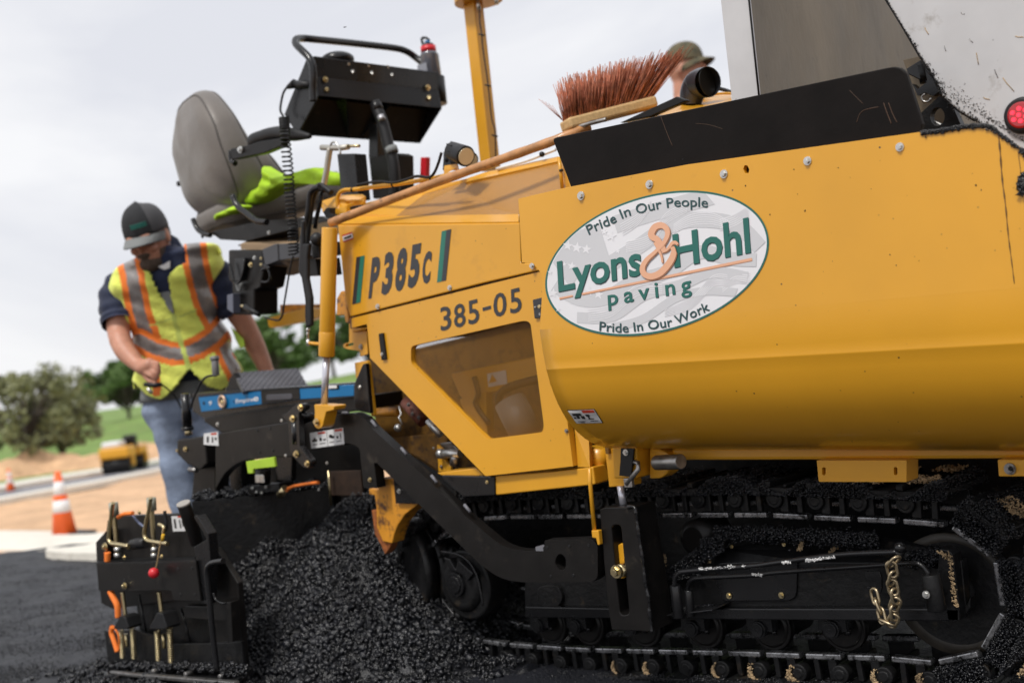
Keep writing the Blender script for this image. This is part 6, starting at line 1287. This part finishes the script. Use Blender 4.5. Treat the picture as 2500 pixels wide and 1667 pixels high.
# arm on the left of the picture, bent, with a pinching hand
limb([A(300, 680, 4.84), A(245, 800, 4.83), A(250, 1010, 4.80), A(262, 1090, 4.76)], [.05, .054, .047, .043]); limb([A(262, 1090, 4.76), A(300, 1170, 4.72), A(385, 1262, 4.66)], [.045, .042, .029])
hp0 = A(390, 1262, 4.66); limb([hp0, A(430, 1278, 4.64), A(462, 1262, 4.62)], [.03, .034, .028])
for (x0, y0), mid_, tip, r in (((425, 1305), (470, 1335), (505, 1362), .0095), ((445, 1290), (492, 1312), (520, 1345), .0098), ((465, 1268), (512, 1278), (530, 1318), .0098), ((470, 1248), (515, 1250), (528, 1290), .0092)): limb([A(x0, y0, 4.62), A(*mid_, 4.595), A(*tip, 4.60)], [r*1.15, r, r*.8], 4)
limb([A(410, 1300, 4.64), A(455, 1362, 4.62), A(500, 1385, 4.60)], [.013, .0115, .009], 4)
# straight arm on the right
limb([A(890, 640, 4.88), A(945, 750, 4.9), A(1060, 905, 4.93), A(1110, 980, 4.95)], [.05, .054, .048, .045]); limb([A(1110, 980, 4.95), A(1185, 1130, 4.98), A(1262, 1300, 5.0)], [.046, .042, .03]); limb([A(1262, 1300, 5.0), A(1275, 1350, 5.0), A(1290, 1390, 5.0)], [.03, .034, .028])
for i in range(4): limb([A(1275+i*9, 1385, 4.99), A(1285+i*12, 1430, 4.97), A(1290+i*13, 1465, 4.97)], [.0105, .0095, .008], 4)
limb([A(1262, 1340, 4.98), A(1245, 1385, 4.96), A(1240, 1420, 4.95)], [.013, .011, .009], 4)
# legs
gz = 0.0
kn = [(A(610, 1480, 5.0), A(625, 1760, 4.95), None), (A(790, 1480, 5.02), A(905, 1780, 4.98), None)]
for i, (h_, k_, _) in enumerate(kn):
    ft = Vector((k_.x, k_.y, .09))+R0*(.05 if i == 0 else .06)+F0*-.03; limb([h_, k_, ft], [.085, .055, .04]); limb([ft, ft+F0*.13-Vector((0, 0, .05))], [.04, .03])
skin = remesh(B_.build('body', SKIN, MAN), .005, 2)
# eyes, beard, hair, cap
for s__ in (-1, 1): MB().sph(hd(.03*s__, .078, .004), .0105, 8).build('eye', CONW, MAN)
bd = MB().sph(hd(0, .05, -.098), (.05, .055, .040), 14, M=HM).sph(hd(0, .093, -.056), (.034, .012, .010), 8, M=HM)
for s__ in (-1, 1): bd.sph(hd(.05*s__, .015, -.072), (.017, .042, .040), 10, M=HM)
remesh(bd.build('beard', BEARD, MAN), .006, 3)
hr = MB().sph(hd(0, -.018, .0), (.083, .088, .09), 16, M=HM); o = hr.build('hair', BEARD, MAN)
b = bmesh.new(); b.from_mesh(o.data); bmesh.ops.delete(b, geom=[v for v in b.verts if (v.co-HC).dot(fh) > .03 or (v.co-HC).dot(uh) < -.06], context='VERTS'); b.to_mesh(o.data); b.free()
cr = MB(); vs = []; n1, n2 = 14, 40
for j in range(n1+1):
    for i in range(n2):
        a_ = (pi/2)*j/n1; t_ = 2*pi*i/n2; z = cos(a_)**.9*.118; r_ = sin(a_)**.8; vs.append(hd(.088*r_*cos(t_), .104*r_*sin(t_)-.004, z+.018+.012*sin(t_)*(1-r_)))
cr.add(vs, [(j*n2+i, j*n2+(i+1) % n2, (j+1)*n2+(i+1) % n2, (j+1)*n2+i) for j in range(n1) for i in range(n2)], sm=True)
for j in range(n1):
    for i in range(n2):
        if i > n2*.5 or i < n2*.12: cr.mi[j*n2+i] = 1
capo = cr.build('cap', [CAPB, mat('grey_cap_mesh', (.07, .07, .075), .85, var=.2)], MAN); m = capo.modifiers.new('s', 'SOLIDIFY'); m.thickness = .003
MB().sph(hd(0, -.004, .137), .006, 8).build('cap_button', CAPB, capo)
vs = []; 
for j in range(9):
    for i in range(17):
        t_ = (i/16-.5)*2; f_ = j/8; w_ = .083*sqrt(max(0, 1-(.35*f_)**2)); x = w_*sin(t_*pi/2*.98); y = .098*cos(t_*pi/2*.98)+f_*.074*cos(t_*pi/2)**.6; vs.append(hd(x, y, .024-.022*f_-.03*t_*t_*(f_*.5+.5)))
o = MB().add(vs, [(j*17+i, j*17+i+1, (j+1)*17+i+1, (j+1)*17+i) for j in range(8) for i in range(16)], sm=True).build('cap_brim', CAPG, capo); m = o.modifiers.new('s', 'SOLIDIFY'); m.thickness = .004
em = MB().add([hd(-.005+.06*u, .1042-.02*u*u-.004*0, .058+.018*v+.0) for u in (0, .33, .66, 1) for v in (0, 1)], [(0, 2, 3, 1), (2, 4, 5, 3), (4, 6, 7, 5)]).build('cap_lettering', mat('teal_thread', (.02, .14, .11), .7), capo); m = em.modifiers.new('s', 'SOLIDIFY'); m.thickness = .004
# shirt
SB = loft(trings(.0, 2)); sh_ = SB.build('shirt', NAVY, MAN)
for o in (sh_,): pass
def sleeve(pts, rs, name='shirt_sleeve'):
    p = spl(pts, 6); r = []
    for i in range(len(p)): t = i/6; j = min(int(t), len(rs)-2); r.append(rs[j]+(rs[j+1]-rs[j])*(t-j)+.004*sin(i*1.3))
    return MB().tube(p, r, 24, caps=False).build(name, NAVY, sh_)
sleeve([A(330, 650, 4.86), A(272, 715, 4.85), A(240, 810, 4.84), A(252, 920, 4.82), A(258, 985, 4.80)], [.045, .066, .074, .074, .073]); sleeve([A(860, 560, 4.88), A(915, 630, 4.89), A(955, 740, 4.9), A(1005, 840, 4.92), A(1045, 895, 4.93)], [.045, .066, .072, .07, .068])
cl_ = MB()
for q in ([(478, 600), (430, 560), (400, 600), (430, 690), (520, 790), (580, 700)], [(585, 365), (650, 400), (690, 470), (712, 560), (640, 580), (600, 640), (590, 560), (612, 480)]): pass
def poly3(name, k, pts, Ds, m, parent, t=.006):
    v = [PD(k, x, y, D) for (x, y), D in zip(pts, Ds)]; bk_ = [p+FW*t for p in v]; n = len(v); return MB().add(v+bk_, [tuple(range(n)), tuple(range(2*n-1, n-1, -1))]+[(i, (i+1) % n, n+(i+1) % n, n+i) for i in range(n)]).build(name, m, parent)
poly3('collar', 'A', [(592, 362), (650, 395), (690, 460), (715, 560), (650, 572), (600, 640), (585, 560), (615, 480)], [4.82, 4.80, 4.77, 4.74, 4.73, 4.72, 4.73, 4.75], NAVY, sh_, .012)
poly3('collar', 'A', [(405, 600), (440, 630), (490, 655), (545, 690), (500, 705), (440, 680), (410, 640)], [4.76, 4.75, 4.74, 4.72, 4.72, 4.74, 4.75], NAVY, sh_, .012)
poly3('undershirt', 'A', [(520, 590), (560, 575), (600, 550), (600, 600), (560, 612)], [4.7]*5, CONW, sh_, .01)
# vest, coloured strip by strip
def dseg(p, a, c_):
    ax_, ay, bx, by = *a, *c_; dx, dy = bx-ax_, by-ay; t = max(0, min(1, ((p[0]-ax_)*dx+(p[1]-ay)*dy)/(dx*dx+dy*dy))); return sqrt((p[0]-ax_-t*dx)**2+(p[1]-ay-t*dy)**2)
def dp(p, ln_): return min(dseg(p, a, c_) for a, c_ in zip(ln_, ln_[1:]))
def vrings(n):
    rows = []; pts = [Vector((y, x, w_)) for y, x, w_, d_, D in TR_]; pts2 = [Vector((d_, D, 0)) for y, x, w_, d_, D in TR_]; sp1, sp2 = spl(pts, 14), spl(pts2, 14)
    for p, q in list(zip(sp1, sp2))[20:]: 
        low = max(0, (p.x-1150)/270)
        rows.append(ell_ring(A(p.y+low*20, p.x+low*60, q.y-low*.03), p.z*m2*q.y+.016+.02*max(0, min(1, (760-p.x)/200))+.010*sin(p.x*.03)+.02*low, q.x+.014+.02*low, n, tilt=TI(p.x)))
    return rows
nv_ = 260; vr = vrings(nv_); vb2 = loft(vr, False)
vb2.v = [tuple(Vector(v)+F0*.0035*sin(v[0]*60+v[2]*35)*sin(v[2]*50)) for v in vb2.v]
LS = [(300, 470), (345, 640), (372, 800), (412, 960), (460, 1085)]; RS = [(752, 380), (775, 560), (812, 720), (852, 850), (915, 975)]; BL = [(395, 1090), (500, 1150), (620, 1185), (700, 1182), (800, 1140), (890, 1080), (960, 1005), (1020, 925)]
LD = [(955, 1090), (1000, 1200), (1060, 1320)]
def hem(x): 
    P_ = [(300, 1330), (380, 1400), (450, 1470), (540, 1500), (620, 1440), (690, 1350), (735, 1290), (790, 1345), (860, 1410), (950, 1432), (1015, 1395), (1060, 1330), (1200, 1300)]
    for a, c_ in zip(P_, P_[1:]):
        if a[0] <= x <= c_[0]: return a[1]+(c_[1]-a[1])*(x-a[0])/(c_[0]-a[0])
    return 1330
keepf, keepm, keeps = [], [], []
for f in vb2.f:
    c_ = sum((Vector(vb2.v[i]) for i in f), Vector())/4; p = proj(c_, 'A'); front = (c_-A(proj(c_, 'A')[0], p[1], 4.95)).dot(F0) > 0
    if p[1] > hem(p[0]) and front: continue
    if not front and p[1] > 1420: continue
    if front and inside(p, [(425, 590), (470, 640), (500, 720), (545, 800), (628, 915), (612, 800), (590, 660), (640, 600), (715, 560), (700, 440), (600, 350), (420, 400)]): continue
    m = 0
    if front:
        dl, dr, db, dd = dp(p, LS), dp(p, RS), dp(p, BL), dp(p, LD)
        if dl < 84: m = 1
        if dr < 88: m = 1
        if dl < 40 or dr < 46: m = 2
        if dd < 80 and p[1] > 1100: m = 1 if dd > 42 else 2
        if db < 82: m = 1
        if db < 40: m = 2
        if dseg(p, (620, 900), (735, 1300)) < 17: m = 3
        if abs(dseg(p, (470, 990), (600, 950))) < 5 or abs(dseg(p, (670, 930), (780, 885))) < 5: m = 3
        if dseg(p, (500, 1270), (515, 1450)) < 28: m = 1
    else:
        if 1060 < p[1] < 1220: m = 1 if not 1100 < p[1] < 1180 else 2
    keepf.append(f); keepm.append(m); keeps.append(True)
vb2.f, vb2.mi, vb2.sm = keepf, keepm, keeps
vs_ = vb2.build('safety_vest', [VEST, ORG, REFL, mat('pale_lime_trim', (.6, .7, .15), .7)], MAN); m = vs_.modifiers.new('s', 'SOLIDIFY'); m.thickness = .004; m.offset = 1
poly3('vest_flap', 'A', [(1018, 1000), (1060, 1040), (1105, 1090), (1112, 1135), (1080, 1145), (1050, 1090)], [4.9]*6, LIMEP, vs_, .01)
poly3('vest_flap', 'A', [(905, 450), (940, 465), (952, 500), (935, 505), (915, 470)], [4.8]*5, VEST, vs_, .02)
poly3('grey_shirt_front', 'A', [(530, 768), (600, 758), (612, 800), (628, 912), (590, 880)], [4.735]*5, CAPG, sh_, .004)
loft([ell_ring(A(690, 1380, 4.99), .172, .14), ell_ring(A(700, 1440, 5.0), .18, .145), ell_ring(A(690, 1490, 5.0), .178, .145)]).build('shirt_tail', CAPG, sh_)
# jeans
jb = MB()
for i, (h_, k_, _) in enumerate(kn):
    ft = Vector((k_.x, k_.y, .07))+R0*(.05 if i == 0 else .06)+F0*-.03; p = spl([h_+Vector((0, 0, .06)), h_, h_.lerp(k_, .5), k_, k_.lerp(ft, .5), ft], 8)
    rs_ = [.10, .108, .098, .078, .072, .07]; r = []
    for q in range(len(p)): t = q/8; j = min(int(t), 4); r.append(rs_[j]+(rs_[j+1]-rs_[j])*(t-j)+.004*sin(q*1.9+i)+.003*sin(q*.7))
    jb.tube(p, r, 20)
rr_ = loft([ell_ring(A(695, 1470, 5.0), .165, .13), ell_ring(A(695, 1560, 5.0), .175, .14), ell_ring(A(695, 1640, 5.0), .15, .12)]); jb.add(rr_.v, rr_.f)
remesh(jb.build('jeans', DENIM, MAN), .011, 3)
for i, (h_, k_, _) in enumerate(kn):
    ft = Vector((k_.x, k_.y, .05))+R0*(.05 if i == 0 else .06)+F0*-.03; remesh(MB().tube([ft+Vector((0, 0, .12)), ft, ft+F0*.14-Vector((0, 0, .015))], [.055, .052, .042], 14).sph(ft+F0*.14-Vector((0, 0, .012)), .042, 10).build('boot', LACE, MAN), .008, 3)
ROOT = None
pe = thing('control_pendant', 'small grey cable pendant pinched in the man\'s lowered hand', 'pendant', tuple(A(470, 1400, 4.6)))
MB().tube([A(425, 1395, 4.6), A(500, 1400, 4.6), A(545, 1395, 4.6)], [.008, .011, .008], 12).build('pendant_body', RUB, pe); MB().tube([A(450, 1420, 4.6), A(478, 1455, 4.6)], .007, 10).build('pendant_switch', ZINC, pe); MB().tube(spl([A(545, 1395, 4.6), A(590, 1430, 4.62), A(640, 1480, 4.65), A(680, 1560, 4.7)], 5), .0035, 8).build('pendant_cable', RUB, pe)
# second person, far side of the machine
D2 = 6.3
def I2(x, y, D=D2): return PD('I', x, y, D)
hc = I2(1125, 500); PB = thing('person', 'man in camouflage cap half hidden behind the broom bristles and exhaust pipe', 'person', (hc.x, hc.y, hc.z-1.62)); ROOT = PB
f2 = (R0*.84+F0*.52+Vector((0, 0, .02))).normalized(); u2 = Vector((0, 0, 1)); u2 = (u2-f2*u2.dot(f2)).normalized(); r2 = f2.cross(u2); h2 = lambda x, y, z: hc+r2*x+f2*y+u2*z; M2 = Matrix((r2, f2, u2)).transposed()
B_ = MB(); B_.sph(hc, (.078, .096, .108), 18, M=M2); B_.sph(h2(0, .035, -.07), (.055, .06, .055), 12, M=M2); B_.sph(h2(0, .1, -.02), (.013, .022, .022), 8, M=M2); B_.sph(h2(0, .086, .022), (.055, .016, .012), 8, M=M2)
for s__ in (-1, 1): B_.sph(h2(.08*s__, -.005, -.015), (.01, .02, .03), 8, M=M2)
limb([h2(0, -.02, -.07), h2(0, -.03, -.2)], [.058, .065]); z_ = Vector((0, 0, 1)); sh0 = hc-z_*.27
for s__ in (-1, 1): limb([sh0+r2*.19*s__, sh0+r2*.24*s__-z_*.28, sh0+r2*.23*s__-z_*.5+f2*.08], [.06, .045, .03]); limb([sh0+r2*.23*s__-z_*.5+f2*.08, sh0+r2*.23*s__-z_*.6+f2*.1], [.03, .025]); limb([hc-z_*.85+r2*.09*s__, hc-z_*1.22+r2*.1*s__, hc-z_*1.58+r2*.1*s__], [.09, .06, .045])
limb([sh0, hc-z_*.85], [.13, .14]); remesh(B_.build('body', SKIN, PB), .009)
for s__ in (-1, 1): MB().sph(h2(.03*s__, .085, .004), .01, 8).build('eye', RUB, PB)
vs = []
for j in range(n1+1):
    for i in range(n2):
        a_ = (pi/2)*j/n1; t_ = 2*pi*i/n2; vs.append(h2(.09*sin(a_)**.8*cos(t_), .106*sin(a_)**.8*sin(t_), cos(a_)**.9*.11+.028))
cp2 = MB().add(vs, [(j*n2+i, j*n2+(i+1) % n2, (j+1)*n2+(i+1) % n2, (j+1)*n2+i) for j in range(n1) for i in range(n2)], sm=True).build('cap', CAMO, PB)
vs = [h2(.083*sin(t_*1.54), .10*cos(t_*1.54)+f_*.07*max(0, cos(t_*1.54))**.6, .036-.022*f_-.05*t_*t_) for f_ in [j/6 for j in range(7)] for t_ in [(i/16-.5)*2 for i in range(17)]]
o = MB().add(vs, [(j*17+i, j*17+i+1, (j+1)*17+i+1, (j+1)*17+i) for j in range(6) for i in range(16)], sm=True).build('cap_brim', CAMO, cp2); m = o.modifiers.new('s', 'SOLIDIFY'); m.thickness = .004
def er(c_, a_, b_): return [c_+r2*a_*cos(2*pi*i/32)+f2*b_*sin(2*pi*i/32) for i in range(32)]
tsh = loft([er(hc-z_*.17, .08, .08), er(hc-z_*.22, .17, .11), er(hc-z_*.3, .225, .13), er(hc-z_*.55, .2, .14), er(hc-z_*.86, .19, .15)]); tsh.build('shirt', NAVY, PB)
jb = MB()
for s__ in (-1, 1): jb.tube([hc-z_*.8+r2*.09*s__, hc-z_*1.2+r2*.1*s__, hc-z_*1.58+r2*.1*s__], [.11, .085, .07], 18)
jb.build('jeans', DENIM, PB); 
for s__ in (-1, 1): MB().tube([hc-z_*1.5+r2*.1*s__, hc-z_*1.6+r2*.1*s__, hc-z_*1.61+r2*.1*s__+f2*.14], [.05, .05, .04], 12).build('boot', LACE, PB)
ROOT = PV
pf = hc-z_*1.66; MB().box((pf.x-.5, pf.y-.4, pf.z-.05), (pf.x+.5, pf.y+.4, pf.z)).build('far_platform', BLKD); MB().box((pf.x-.4, 1.0, .2), (pf.x+.4, pf.y+.3, pf.z-.05)).build('platform_support', BLKD)
# a small insect crossing the sky in front of the console
ROOT = None
bp = PD('F', 792, 63, 3.0); bb = thing('insect', 'tiny dark flying insect above the console rail', 'insect', tuple(bp))
MB().sph(bp, (.0036, .0016, .0012), 8).build('insect_body', RUB, bb)
for s__ in (-1, 1): MB().add([bp, bp+RT*.005*s__+Vector((0, 0, .0018)), bp+RT*.0035*s__+FW*.002, bp+FW*.002], [(0, 1, 2, 3)]).build('wing', RUB, bb)
